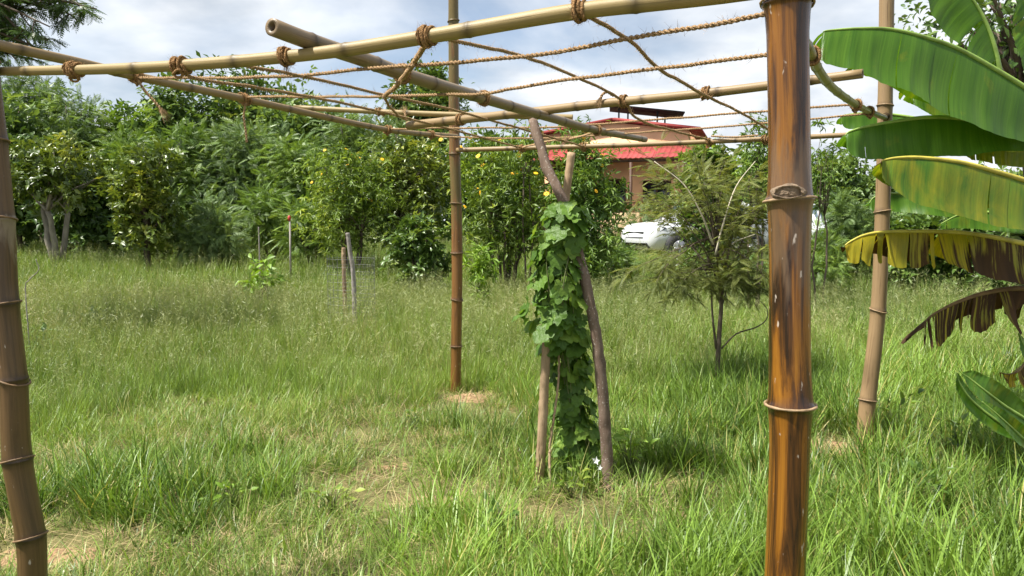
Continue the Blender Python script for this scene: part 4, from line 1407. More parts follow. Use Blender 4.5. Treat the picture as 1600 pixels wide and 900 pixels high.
rope('rightmost lengthwise rope', seg([(905, 22), (935, 33), (985, 65), (1030, 107), (1100, 148), (1165, 180), (1215, 213)], aY(905), dY(1215)), seed=8)
rope('short slanting rope wrapped in front of the thick diagonal pole', np.array([P(668, 66, aY(668) + 0.01), P(650, 92, 2.32), P(629, 124, 2.58), P(616, 137, 2.75), P(600, 151, 3.05)]), 0.009, seed=9)
rope('short rope dropping to the end of the middle pole', np.array([P(600, 152, 3.05), P(608, 166, 3.4), P(622, 180, 3.9), P(636, 188, 4.4)]), 0.006, seed=10)
rope('loose rope crossing low between far poles', np.array([P(815, 231, dY(815)), P(850, 222, 5.6), P(900, 215, 5.2), P(935, 205, 4.8), P(1000, 200, 4.5)]), 0.0075, seed=11)
rope('rope wound along the far pole behind the amber post', np.array([P(1110, 218, dY(1110)) + np.array([0, -.02, .02]), P(1150, 214, dY(1150) - 0.03), P(1185, 211, dY(1185) - 0.03)]), 0.0075, seed=12)


def dangle(label, pts, R_, seed, fray=True):
    o3 = np.array(pts)
    r = np.random.default_rng(seed)
    d = catmull(o3, 8); L = plen(d)
    n = int(L / 0.004)
    path = resample(d, np.linspace(0, L, n)); T, U, W = frames(path)
    mb = MB(); ph = np.linspace(0, L / 0.03 * 6.283, n)
    for k in range(2):
        a = ph + k * math.pi
        mb.tube(path + (np.cos(a)[:, None] * U + np.sin(a)[:, None] * W) * R_ * 0.48, R_ * 0.56, 5)
    fuzz(mb, path, 25, 0.02, r, R_)
    if fray:
        b = path[-1]; t = T[-1]
        for _ in range(70):
            q = unit(t + rdir(r, 1)[0] * 0.45); Lf = r.uniform(0.03, 0.075)
            s0 = b + rdir(r, 1)[0] * R_ * 0.7 - t * 0.01
            e = s0 + q * Lf + np.array([0, 0, -0.01]); w = unit(np.cross(q, np.array([0, 1.0, 0.2]))) * 0.0009
            mb.add(np.array([s0 - w, s0 + w, e]), np.array([[0, 1, 2]]))
    o = mb.build('rope_end', M['rope'], perg, smooth=True)
    tag(o, label)


b0 = bY(212)
dangle('frayed rope end hanging from the left pole near the left edge', [P(216, 126, b0 - 0.02), P(226, 141, b0 - 0.02), P(240, 157, b0 - 0.02), P(251, 170, b0 - 0.02)], 0.0065, 21)
b1 = bY(383)
dangle('short rope end hanging from the left pole at its second knot', [P(384, 160, b1 - 0.02), P(381, 180, b1 - 0.02), P(384, 205, b1 - 0.02), P(386, 222, b1 - 0.02)], 0.006, 22, False)
dangle('upright frayed tuft above the end of the middle pole', [P(634, 186, 4.4), P(633, 178, 4.42), P(632, 174, 4.43)], 0.007, 23)
eY = onpole('E', 945)[0][1]
dangle('small frayed rope end on the middle pole', [P(958, 150, eY), P(949, 144, eY - 0.02), P(942, 147, eY - 0.02), P(938, 154, eY - 0.02)], 0.0075, 24)
for k, (key, px, tn, w, tf) in enumerate([('A', 116, 4, 0.034, False), ('A', 283, 5, 0.036, False), ('A', 447, 4, 0.024, True), ('A', 667, 4, 0.028, False), ('A', 905, 4, 0.026, False),
                                          ('B', 211, 5, 0.050, False), ('B', 382, 5, 0.046, False), ('B', 606, 4, 0.050, False), ('B', 674, 4, 0.050, False),
                                          ('C', 628, 3, 0.022, False), ('C', 755, 3, 0.026, False), ('C', 932, 3, 0.030, False),
                                          ('D', 815, 3, 0.045, False), ('D', 912, 3, 0.045, False), ('D', 1108, 3, 0.045, False), ('D', 1196, 3, 0.04, False),
                                          ('E', 720, 3, 0.026, False), ('E', 975, 3, 0.024, False), ('E', 1103, 3, 0.024, False),
                                          ('F', 594, 2, 0.03, False), ('G', 1268, 3, 0.02, False), ('G', 1338, 4, 0.045, False), ('G', 1358, 3, 0.035, False)]):
    knot(key, px, tn, w, 60 + k, tuft=tf, lump=w > 0.03)

# ------------------------------------------------------------------ leaning stakes and the vine
def stick(name, pts, r0, r1, mat, label, cat, group=None, knobs=10, seed=0):
    r = np.random.default_rng(seed)
    d = catmull(np.asarray(pts), 12); L = plen(d)
    n = 90
    path = resample(d, np.linspace(0, L, n)) + r.normal(0, 0.0012, (n, 3))
    sides = 14
    a = np.arange(sides) / sides * 6.283
    wob = 1 + 0.16 * (fnoise(np.cos(a)[None] * 1.5 + np.linspace(0, L * 5, n)[:, None], np.sin(a)[None] * 1.5 + seed) - 0.5)
    for _ in range(knobs):
        i = r.integers(3, n - 3); j = r.integers(0, sides)
        for di in (-1, 0, 1):
            for dj in (-1, 0, 1):
                wob[i + di, (j + dj) % sides] += 0.16 * (0.5 if di else 1) * (0.5 if dj else 1)
    V, F, _ = tube(path, np.linspace(r0, r1, n), sides, True, wob)
    o = obj(name, V, F, M[mat], smooth=True)
    return tag(o, label, cat, group)


SG = 'rough wooden stakes under the vine'
s1b = G(955, 772)
stick('wooden_stake', [s1b + np.array([0.01, 0, -0.08]), P(950, 745, 4.08), P(944, 640, 4.08), P(932, 530, 4.08), P(918, 455, 4.08), P(905, 400, 4.1), P(886, 330, 4.12), P(870, 293, 4.15), P(853, 255, 4.2), P(838, 205, 4.25), P(832, 188, 4.28)], 0.034, 0.026, 'stake_dark',
      'dark speckled wooden stake leaning left, its top at the thick diagonal pole', 'stake', SG, 26, 71)
s2b = G(842, 752)
stick('wooden_stake', [s2b + np.array([0, 0, -0.08]), P(844, 735, 4.14), P(849, 640, 4.14), P(853, 560, 4.15), P(856, 510, 4.18), P(864, 440, 4.24), P(876, 360, 4.3), P(885, 300, 4.32), P(893, 240, 4.34)], 0.027, 0.024, 'stake_pale',
      'pale wooden stake leaning right, its grey top left of the house', 'stake', SG, 8, 72)
stick('thin_stick', [G(860, 765) + np.array([0, 0, -0.05]), P(859, 700, 4.12), P(866, 650, 4.14), P(872, 600, 4.16), P(874, 540, 4.18)], 0.008, 0.006, 'stake_pale', 'thin dry stick standing between the two stakes at the vine foot', 'stick', None, 3, 73)


def lobed_leaf(seed):
    r = np.random.default_rng(seed)
    ang, rad = [], []
    for a, q in ((0, 0.16), (16, 0.52), (38, 0.66), (58, 0.60), (78, 0.80), (95, 0.74), (112, 0.62), (128, 0.82), (142, 0.90), (155, 0.80), (168, 0.92), (180, 1.05)):
        ang.append(a); rad.append(q * r.uniform(0.92, 1.08))
    pts = []
    for a, q in zip(ang, rad): pts.append((math.radians(a), q))
    for a, q in list(zip(ang, rad))[-2:0:-1]: pts.append((-math.radians(a), q * r.uniform(0.94, 1.06)))
    V = [[0, 0, 0]]
    for a, q in pts:
        x = math.sin(a) * q * 0.62; y = -math.cos(a) * q * 0.62
        z = 0.10 * abs(x) - 0.16 * max(y, 0) ** 2 + r.normal(0, 0.02) + 0.03 * math.cos(5 * a)
        V.append([x, y, z])
    n = len(pts)
    F = [[0, 1 + i, 1 + (i + 1) % n] for i in range(n)]
    V = np.array(V); V[:, 1] += 0.1
    return np_mesh('leaf', V, np.array(F), M['leaf_vine_obj'], smooth=True)


def vine_mat():
    m = NT('vine_leaf')
    oi = m.n('ShaderNodeObjectInfo')
    tcn = m.n('ShaderNodeTexCoord')
    nz = m.noise(tcn.outputs['Object'], 3.5, 4)
    f = m.math('ADD', m.math('MULTIPLY', oi.outputs['Random'], 0.7), m.math('MULTIPLY', m.math('SUBTRACT', nz, 0.4), 0.5), clamp=True)
    col = m.ramp(f, [(0.0, (0.055, 0.120, 0.018)), (0.5, (0.130, 0.240, 0.036)), (0.82, (0.25, 0.37, 0.06)), (1.0, (0.34, 0.36, 0.07))])
    sx = m.n('ShaderNodeSeparateXYZ'); m.l(tcn.outputs['Object'], sx.inputs[0])
    vein = m.ramp(m.math('ABSOLUTE', sx.outputs[0]), [(0.0, (1, 1, 1)), (0.018, (0, 0, 0))])
    col = m.mix(m.math('MULTIPLY', vein, 0.35), col, (0.20, 0.30, 0.10))
    return m.leafy(col, 0.45, 0.3, 0.42, normal=m.bump(nz, 0.3, 0.05))


M['leaf_vine_obj'] = vine_mat()


def build_vine():
    base = G(895, 765)
    v = thing('climbing_vine', 'leafy green climbing vine hanging in a column between the two leaning stakes', 'vine', base)
    r = np.random.default_rng(99)
    prof = [(312, 884, 16), (328, 881, 32), (350, 880, 36), (400, 871, 31), (450, 869, 37), (500, 866, 42), (530, 878, 34), (560, 888, 28), (600, 892, 31), (650, 896, 32), (700, 899, 34), (745, 901, 34), (768, 901, 32)]
    py_, cx_, hw_ = (np.array([q[k] for q in prof], float) for k in range(3))
    Ycf = lambda py: float(np.interp(py, [500, 560], [4.13, 4.28]))
    meshes = [lobed_leaf(s) for s in range(6)]

    def leaf_at(py, ang, rad_s, size, name='leaf'):
        cx = np.interp(py, py_, cx_); Yc = Ycf(py)
        hw = np.interp(py, py_, hw_) / F_PX * Yc
        c = P(cx, py, Yc)
        o = np.array([math.sin(ang), -math.cos(ang) * 0.75, 0]) * hw * rad_s
        nrm = unit(np.array([math.sin(ang), -math.cos(ang), 0]) * 0.9 + np.array([0, 0, 0.55]) + r.normal(0, 0.30, 3))
        down = np.array([0.0, 0, -1]) + r.normal(0, 0.45, 3)
        y = unit(down - nrm * nrm.dot(down)); x = np.cross(y, nrm)
        R_ = Matrix(np.stack([x, y, nrm], 1).tolist()) * size
        p = c + o
        p[2] = max(p[2], float(gz(p[0], p[1])) + 0.03)
        return p, R_
    n_f = 290
    for k in range(n_f):
        py = 318 + (765 - 318) * ((k + r.random()) / n_f)
        ang = r.uniform(-1.75, 1.75)
        size = r.uniform(0.05, 0.145) if py < 540 else r.uniform(0.045, 0.115)
        p, R_ = leaf_at(py, ang, r.uniform(0.6, 1.18), size)
        mobj('leaf', meshes[r.integers(0, 6)], v, p, R_)
    # inner leaves, not picked apart
    VV, FF, n = [], [], 0
    for k in range(320):
        py = r.uniform(322, 772)
        p, R_ = leaf_at(py, r.uniform(-3.14, 3.14), r.uniform(0.1, 0.85), r.uniform(0.06, 0.11))
        me = meshes[r.integers(0, 6)]
        co = np.empty(len(me.vertices) * 3); me.vertices.foreach_get('co', co)
        co = co.reshape(-1, 3) @ np.array(R_).T + p
        VV.append(co); FF.append(np.array([list(q.vertices) for q in me.polygons]) + n); n += len(co)
    o = obj('inner_foliage', np.concatenate(VV), np.concatenate(FF), M['leaf_vine_obj'], v, smooth=True)
    tag(o, kind='stuff')
    mb = MB()
    for k in range(16):
        a = r.uniform(0, 6.28)
        pts = []
        for py in (775, 700, 620, 540, 460, 380, 330):
            cx = np.interp(py, py_, cx_); Yc = Ycf(py); hw = np.interp(py, py_, hw_) / F_PX * Yc
            a += r.normal(0, 0.5)
            pts.append(P(cx, py, Yc) + np.array([math.cos(a), math.sin(a), 0]) * hw * r.uniform(0.3, 0.85))
        d = catmull(pts, 5)
        mb.tube(d, np.full(len(d), r.uniform(0.0018, 0.004)), 5)
    mb.build('stem', M['stem_green'], v, smooth=True)
    # leaf with pale underside turned up on the grey stake top
    fl = []
    for k in range(5):
        a = k / 5 * 6.283
        for w, q in ((-0.32, 0.55), (0, 1.0), (0.32, 0.55)): fl.append((a + w, q))
    Vf = [[0, 0, -0.25]] + [[math.cos(a) * q, math.sin(a) * q, 0.1 * q] for a, q in fl]
    me = np_mesh('flower', np.array(Vf) * 0.026, np.array([[0, 1 + i, 1 + (i + 1) % 15] for i in range(15)]), M['petal_white'])
    for px, py, yy, s in ((931, 720, 3.98, 1.0), (937, 731, 4.0, 0.75)):
        q = Vector((0.2, -0.85, 0.5)).to_track_quat('Z', 'Y').to_matrix() * s
        o = mobj('flower', me, v, P(px, py, yy), q)
        tag(o, 'white star shaped flower near the foot of the vine')


build_vine()

# ------------------------------------------------------------------ banana plant
def banana_mat():
    m = NT('banana_leaf')
    uv = m.n('ShaderNodeUVMap', uv_map='UVMap').outputs[0]
    st = m.noise(m.mapping(uv, (95, 2.0, 1)), 1.0, 4, 0.6)
    st2 = m.noise(m.mapping(uv, (14, 1.2, 1)), 1.0, 3, 0.5)
    blot = m.noise(m.mapping(uv, (11, 4.5, 1)), 1.0, 5, 0.6, 0.6)
    mott = m.noise(m.mapping(uv, (34, 1.3, 1)), 1.0, 5, 0.65, 0.3)
    green = m.ramp(st2, [(0.3, (0.042, 0.115, 0.010)), (0.7, (0.100, 0.210, 0.020))])
    vein = m.ramp(st, [(0.35, (0.84, 0.86, 0.82)), (0.55, (1.0, 1.0, 1.0)), (0.75, (1.22, 1.18, 1.18))])
    green = m.mix(1.0, green, vein, 'MULTIPLY')
    yel = m.attr('yellow').outputs['Fac']
    dead = m.attr('dead').outputs['Fac']
    ky = m.math('ADD', yel, m.math('MULTIPLY', m.math('SUBTRACT', blot, 0.5), 0.9), clamp=True)
    yg = m.ramp(ky, [(0.10, (0, 0, 0)), (0.75, (1, 1, 1))])
    col = m.mix(yg, green, m.ramp(st, [(0.3, (0.30, 0.25, 0.012)), (0.7, (0.50, 0.38, 0.018))]))
    kd = m.math('ADD', dead, m.math('MULTIPLY', m.math('SUBTRACT', mott, 0.5), 1.6))
    kd = m.math('ADD', kd, m.math('MULTIPLY', m.math('SUBTRACT', blot, 0.5), 0.5))
    k1 = m.ramp(kd, [(0.48, (0, 0, 0)), (0.66, (1, 1, 1))])
    brown = m.ramp(st2, [(0.3, (0.022, 0.012, 0.005)), (0.6, (0.062, 0.030, 0.010)), (0.8, (0.15, 0.080, 0.028))])
    col = m.mix(k1, col, brown)
    nb = m.bump(m.math('ADD', st, m.math('MULTIPLY', st2, 0.6)), 0.25, 0.006)
    a = m.bsdf(col, m.math('ADD', 0.36, m.math('MULTIPLY', k1, 0.55)), 0.35, nb)
    t = m.n('ShaderNodeBsdfTranslucent')
    m.l(m.mix(1.0, col, (1.5, 1.35, 0.35), 'MULTIPLY'), t.inputs['Color'])
    mx = m.n('ShaderNodeMixShader')
    m.l(m.math('MULTIPLY', m.math('SUBTRACT', 1.0, m.math('MULTIPLY', k1, 0.8)), 0.42), mx.inputs[0])
    m.l(a, mx.inputs[1]); m.l(t.outputs[0], mx.inputs[2])
    return m.done(mx.outputs[0])


M['banana'] = banana_mat()
M['midrib'] = plain('banana_midrib', (0.20, 0.30, 0.06), 0.45, 0.4, 12, 0.3)
M['midrib_yellow'] = plain('banana_midrib_yellow', (0.42, 0.36, 0.06), 0.5, 0.35, 12, 0.3)
M['midrib_brown'] = plain('banana_midrib_brown', (0.16, 0.10, 0.045), 0.7, 0.25, 12, 0.4)
M['pseudostem'] = bark_mat('banana_stem', (0.10, 0.075, 0.03), (0.26, 0.24, 0.10), 9, 0.15)

bbase = at(1720, 4.5)
ban = thing('banana_plant', 'banana plant with large arching leaves entering from the right edge', 'banana plant', bbase)


def banana_leaf(label, mid, fdir, bdir, back=0.9, yellow=0.05, dead=0.0, tears=3, gap=0.01, jit=0.02, seed=0, rib='midrib', rib_r=0.011, tip_dead=0.0, strip_dead=0.0, parent=None, ragged=0.0, wave=0.02, curl=0.25, stalk=None, droopx=0.0, sd_gap=0.5):
    """mid: [(px, py, Y, width px of the front half)] from tip to base. fdir, bdir: directions in which the two halves of the blade run"""
    r = np.random.default_rng(seed + 500)
    p3 = np.array([P(a, b, c) for a, b, c, _ in mid])
    wid = np.array([w * c / F_PX for _, _, c, w in mid])
    d = catmull(p3, 14)
    n = len(d)
    tt = np.linspace(0, 1, len(mid))
    tq = np.linspace(0, 1, n)
    w_t = np.interp(tq, tt, wid)
    s = np.concatenate([[0], np.cumsum(np.linalg.norm(np.diff(d, axis=0), axis=1))])
    L = s[-1]
    T, _, _ = frames(d)
    V, F, UV, YE, DE = [], [], [], [], []
    base_i = 0
    ns = 9
    for half, dr in ((0, fdir), (1, bdir)):
        if half == 1 and back <= 0: continue
        dr0 = unit(dr)
        nt_ = max(1, tears + r.integers(-1, 2)) if half == 0 else max(1, tears // 2)
        cuts = np.sort(np.concatenate([[0, 1], r.uniform(0.04, 0.96, nt_)]))
        for a, b in zip(cuts[:-1], cuts[1:]):
            if b - a < 0.012: continue
            m_ = max(3, int((b - a) * 70) + 2)
            ts = np.linspace(a, b, m_)
            pk = r.uniform(0.1, 0.9)
            sj = r.normal(0, jit); lj = 1 + r.normal(0, ragged); cj = r.normal(0, jit * 1.2)
            sdead = strip_dead * (r.random() < 0.62) * r.uniform(0.6, 1.2)
            g0 = gap * (a > 0.001) * r.uniform(0.2, 1.4); g1 = gap * (b < 0.999) * r.uniform(0.2, 1.4)
            for i, t_ in enumerate(ts):
                c = np.array([np.interp(t_, tq, d[:, k]) for k in range(3)])
                tg = np.array([np.interp(t_, tq, T[:, k]) for k in range(3)])
                f = (i / (m_ - 1))
                w = np.interp(t_, tq, w_t) * (back if half else 1.0) * lj * (1 - ragged * 2.4 * abs(f - pk) ** 1.4 - 0.4 * ragged * vnoise(t_ * 90 + seed, 2.0))
                for j in range(ns):
                    q = j / (ns - 1)
                    dd = unit(dr0 + np.array([0, 0, -1.0]) * curl * (q - 0.25) + np.array([0, 1, 0]) * 0.10 * math.sin(q * 3))
                    x = c + dd * w * q
                    # tears open towards the edge
                    x = x + tg * ((g0 * (1 - f) - g1 * f) * q ** sd_gap + sj * q * w)
                    nrm = unit(np.cross(tg, dd))
                    pl = 0.0016 * math.sin(t_ * L * 190) * q
                    wv = wave * (fnoise(t_ * L * 5 + seed * 3, half * 7.0 + q * 0.6) - 0.5) * 2 * q + 0.35 * wave * (fnoise(t_ * L * 17 + seed, 3.0 + half) - 0.5) * 2 * q
                    x = x + nrm * (pl + wv + cj * q * w)
                    V.append(x)
                    UV.append((t_ * L + half * 3 + seed * 1.7, q * w))
                    YE.append(yellow + 0.15 * tip_dead * max(0, 1 - t_ * 6))
                    DE.append(dead + sdead * (0.62 + 0.30 * q) + tip_dead * max(0, 1 - t_ * 7))
            for i in range(m_ - 1):
                for j in range(ns - 1):
                    k = base_i + i * ns + j
                    F.append([k, k + ns, k + ns + 1, k + 1])
            base_i += m_ * ns
    o = obj('leaf', np.array(V), np.array(F), M['banana'], parent or ban, uv=np.array(UV), attrs={'yellow': np.array(YE), 'dead': np.array(DE)}, smooth=True)
    tag(o, label)
    rp = d if stalk is None else catmull(np.vstack([p3, np.array(stalk)]), 14)
    n2 = len(rp)
    V, F, _ = tube(rp + np.array([0, 0, 0.002]), np.linspace(rib_r * 0.25, rib_r * (1.0 if stalk is None else 1.9), n2), 8)
    obj('midrib', V, F, M[rib], o, smooth=True)
    return o


crown = bbase + np.array([0, 0, 2.15])
FD = (-0.30, -0.42, -0.86)
BD = (-0.25, 0.85, -0.40)
banana_leaf('large upper green banana leaf reaching left across the pale post', [(1286, 50, 4.05, 38), (1296, 48, 4.05, 60), (1340, 45, 4.05, 72), (1390, 46, 4.08, 98), (1440, 57, 4.1, 108), (1495, 76, 4.15, 118), (1560, 112, 4.2, 108), (1620, 150, 4.25, 80), (1660, 180, 4.35, 40)],
            FD, BD, yellow=0.0, tears=2, gap=0.004, jit=0.01, seed=1, stalk=[crown], wave=0.034)
banana_leaf('green banana leaf half hidden behind the large upper one', [(1425, 128, 4.6, 30), (1440, 126, 4.6, 50), (1490, 130, 4.6, 68), (1550, 148, 4.6, 70), (1620, 175, 4.55, 60), (1670, 200, 4.5, 30)],
            (-0.2, -0.35, -0.9), BD, yellow=0.12, tears=3, gap=0.006, seed=2, stalk=[crown], wave=0.03)
banana_leaf('folded middle green banana leaf with a rounded tip', [(1321, 212, 4.15, 22), (1328, 206, 4.15, 36), (1355, 198, 4.15, 54), (1400, 190, 4.18, 64), (1450, 184, 4.2, 66), (1510, 187, 4.25, 60), (1560, 200, 4.3, 40), (1620, 215, 4.35, 20)],
            (-0.05, -0.45, -0.88), BD, yellow=0.0, tears=2, gap=0.003, seed=3, stalk=[crown], wave=0.03)
banana_leaf('dark banana leaf passing behind the pale post', [(1313, 184, 5.35, 12), (1322, 180, 5.35, 22), (1360, 177, 5.35, 32), (1420, 183, 5.3, 40), (1500, 200, 5.2, 45), (1600, 215, 5.0, 30), (1680, 225, 4.8, 12)],
            (-0.1, -0.45, -0.85), BD, yellow=0.0, tears=1, gap=0.004, seed=4, stalk=[crown])
banana_leaf('yellowing banana leaf with a brown tip', [(1377, 253, 3.95, 12), (1384, 250, 3.95, 36), (1405, 247, 3.95, 58), (1440, 247, 3.98, 82), (1500, 254, 4.0, 90), (1560, 270, 4.05, 92), (1620, 288, 4.1, 80), (1670, 300, 4.2, 40)],
            (-0.28, -0.45, -0.85), BD, yellow=0.24, dead=0.06, tears=3, gap=0.004, jit=0.015, seed=5, rib='midrib_yellow', tip_dead=0.75, stalk=[crown - np.array([0, 0, .25])], wave=0.015)
banana_leaf('torn yellow and brown banana leaf across the pale post', [(1320, 384, 4.2, 6), (1330, 377, 4.2, 30), (1350, 368, 4.2, 42), (1380, 363, 4.2, 50), (1440, 362, 4.2, 60), (1500, 364, 4.22, 62), (1550, 371, 4.25, 64), (1610, 383, 4.3, 66), (1670, 390, 4.35, 40)],
            (-0.06, -0.32, -0.95), (0, 0.7, -0.7), yellow=0.62, dead=0.05, tears=14, gap=0.009, jit=0.10, seed=6, rib='midrib_yellow', tip_dead=0.55, strip_dead=0.85, ragged=0.10, stalk=[crown - np.array([0, 0, .5])], wave=0.045)
banana_leaf('dead dark brown shredded banana leaf', [(1444, 512, 4.3, 28), (1450, 498, 4.3, 44), (1470, 485, 4.3, 54), (1500, 471, 4.3, 60), (1540, 458, 4.3, 62), (1590, 451, 4.35, 62), (1650, 452, 4.4, 50)],
            (-0.05, -0.25, -0.97), (0, 0.5, -0.86), yellow=0.62, dead=0.66, tears=10, gap=0.015, jit=0.14, seed=7, rib='midrib_brown', tip_dead=0.6, strip_dead=0.45, ragged=0.20, stalk=[crown - np.array([0, 0, .9])], wave=0.06)
banana_leaf('shaded banana leaf low behind the pale post', [(1358, 318, 5.4, 10), (1368, 308, 5.4, 24), (1400, 303, 5.4, 30), (1450, 308, 5.3, 30), (1530, 318, 5.2, 28), (1620, 325, 5.0, 20)],
            (-0.05, -0.4, -0.9), BD, tears=2, gap=0.006, seed=8, stalk=[crown - np.array([0, 0, .3])])
banana_leaf('dark banana leaf hanging down from the top edge', [(1440, -70, 4.5, 20), (1470, -52, 4.5, 50), (1500, -25, 4.5, 74), (1525, 8, 4.5, 70), (1542, 40, 4.5, 56), (1554, 75, 4.5, 40), (1562, 112, 4.5, 18)],
            (-0.72, -0.30, -0.62), (0.55, 0.75, -0.35), yellow=0.0, tears=3, gap=0.012, jit=0.05, seed=9, stalk=[P(1575, 180, 4.5), crown], wave=0.04)
banana_leaf('pale banana leaf at the upper right corner', [(1590, -60, 4.2, 10), (1596, -30, 4.2, 24), (1603, 10, 4.2, 30), (1612, 60, 4.2, 34), (1625, 110, 4.25, 30), (1650, 170, 4.3, 15)],
            (-0.75, -0.35, -0.55), (0.7, 0.6, -0.3), yellow=0.08, tears=3, gap=0.012, jit=0.05, seed=10, stalk=[crown], wave=0.05)
banana_leaf('yellow-green banana leaf at the right edge', [(1490, 222, 4.5, 10), (1520, 214, 4.5, 36), (1560, 214, 4.5, 46), (1610, 222, 4.5, 44), (1670, 235, 4.5, 20)],
            (-0.1, -0.35, -0.9), BD, yellow=0.30, tears=3, gap=0.006, seed=11, stalk=[crown])
banana_leaf('broad banana leaf low between the yellowing leaf and the torn leaf', [(1470, 350, 5.0, 8), (1500, 336, 5.0, 22), (1540, 332, 5.0, 30), (1600, 338, 4.9, 30), (1660, 345, 4.8, 15)],
            (-0.1, -0.4, -0.9), BD, tears=2, gap=0.006, seed=12, stalk=[crown - np.array([0, 0, .4])])
# false stem beyond the right edge
mb = MB()
sp = np.array([bbase + np.array([0, 0, -0.05]), bbase + np.array([0.01, 0, 0.5]), bbase + np.array([0, 0, 1.2]), bbase + np.array([0.0, 0, 2.0]), bbase + np.array([0.01, 0.01, 2.45])])
d = catmull(sp, 8); mb.tube(d, np.interp(np.linspace(0, 1, len(d)), [0, 0.8, 1], [0.13, 0.075, 0.012]), 16)
for k in range(6):
    a = k * 1.1
    q = [bbase + np.array([math.cos(a) * 0.125, math.sin(a) * 0.125, 0.0]), bbase + np.array([math.cos(a) * 0.11, math.sin(a) * 0.11, 0.8]), bbase + np.array([math.cos(a) * 0.075, math.sin(a) * 0.075, 1.7])]
    dd = catmull(q, 6); mb.tube(dd, np.linspace(0.03, 0.012, len(dd)), 6)
mb.build('stem', M['pseudostem'], ban, smooth=True)
# young sucker with broad leaves at the lower right
sb = at(1625, 4.0)
suck = thing('banana_sucker', 'young banana shoot with broad low leaves at the lower right edge', 'banana plant', sb)
UPL, UPR = (-0.35, -0.45, -0.55), (0.75, 0.30, 0.50)
banana_leaf('light green half open sucker leaf', [(1503, 584, 3.85, 4), (1515, 592, 3.85, 16), (1540, 612, 3.85, 26), (1570, 635, 3.9, 28), (1610, 662, 3.95, 18), (1630, 690, 4.0, 5)],
            (-0.35, -0.55, -0.65), (0.55, 0.25, 0.75), back=1.0, yellow=0.08, tears=1, gap=0.002, jit=0.01, seed=21, parent=suck, stalk=[sb + np.array([0, 0, 0.02])], wave=0.015, curl=0.1, rib_r=0.008)
banana_leaf('blue-green sucker leaf edge', [(1494, 582, 4.05, 3), (1500, 600, 4.05, 12), (1520, 628, 4.05, 18), (1560, 660, 4.05, 18), (1610, 690, 4.05, 8)],
            (-0.5, -0.35, -0.75), (0.5, 0.5, 0.6), back=0.8, tears=1, gap=0.002, jit=0.01, seed=22, parent=suck, stalk=[sb + np.array([0, 0, 0.02])], wave=0.02, curl=0.1, rib_r=0.008)
banana_leaf('long light green sucker leaf low at the right edge', [(1535, 628, 3.7, 3), (1560, 650, 3.7, 13), (1590, 678, 3.75, 18), (1625, 712, 3.85, 12), (1640, 740, 3.95, 4)],
            (-0.35, -0.6, -0.6), (0.5, 0.2, 0.75), back=1.0, yellow=0.12, tears=1, gap=0.002, jit=0.01, seed=23, parent=suck, stalk=[sb + np.array([0.01, 0, 0.02])], wave=0.015, curl=0.1, rib_r=0.008)
banana_leaf('small dark sucker leaf at the right edge', [(1592, 520, 4.2, 3), (1600, 540, 4.2, 14), (1620, 570, 4.2, 18), (1650, 610, 4.15, 8)],
            (-0.55, -0.35, -0.6), (0.5, 0.5, 0.6), back=0.9, tears=1, gap=0.002, seed=24, parent=suck, stalk=[sb + np.array([0.03, 0, 0.02])], wave=0.015, rib_r=0.008)
banana_leaf('curled dead brown leaf above the sucker', [(1562, 582, 4.15, 8), (1575, 585, 4.15, 20), (1592, 580, 4.15, 34), (1605, 562, 4.2, 40), (1625, 540, 4.25, 20)],
            (-0.15, -0.2, -0.97), (0.3, 0.5, -0.6), yellow=0.7, dead=0.55, tears=5, gap=0.015, jit=0.2, seed=25, parent=suck, rib='midrib_brown', ragged=0.2, strip_dead=0.3, wave=0.06, rib_r=0.006, stalk=[P(1660, 520, 4.35), bbase + np.array([-0.08, 0, 0.95])])

# ------------------------------------------------------------------ small things in the field
# leaning grey stake inside a wire mesh cylinder
stick('grey_stake', [at(553, 9.6, -0.05), P(552, 430, 9.6), P(547, 395, 9.6), P(543, 364, 9.6)], 0.034, 0.026, 'stake_grey', 'weathered grey stake leaning in the tall grass within the wire mesh', 'stake', None, 6, 81)
stick('grey_stake', [at(538, 10.2, -0.05), P(537, 410, 10.2), P(537, 387, 10.2)], 0.03, 0.028, 'stake_pale', 'short pale stake stub just left of the leaning grey stake', 'stake', None, 3, 82)
g0 = at(548, 9.5)
mesh_t = thing('wire_mesh_guard', 'grey wire mesh cylinder standing in the grass round the leaning grey stake', 'tree guard', g0)
mb = MB()
Rg, Hg = 0.30, hz(398, 9.5) - g0[2]
for k in range(26):
    a = k / 26 * 6.283
    mb.tube([g0 + np.array([math.cos(a) * Rg, math.sin(a) * Rg, 0]), g0 + np.array([math.cos(a) * Rg, math.sin(a) * Rg, Hg])], [0.0016, 0.0016], 3, False)
q = np.linspace(0, 6.283, 40)
for k in range(11):
    mb.tube(np.stack([g0[0] + np.cos(q) * Rg, g0[1] + np.sin(q) * Rg, np.full(40, g0[2] + Hg * (k + 0.5) / 11)], 1), np.full(40, 0.0016), 3, False)
mb.build('wire_mesh', plain('galvanised_wire', (0.20, 0.20, 0.20), 0.5, 0.5, metal=0.5), mesh_t)
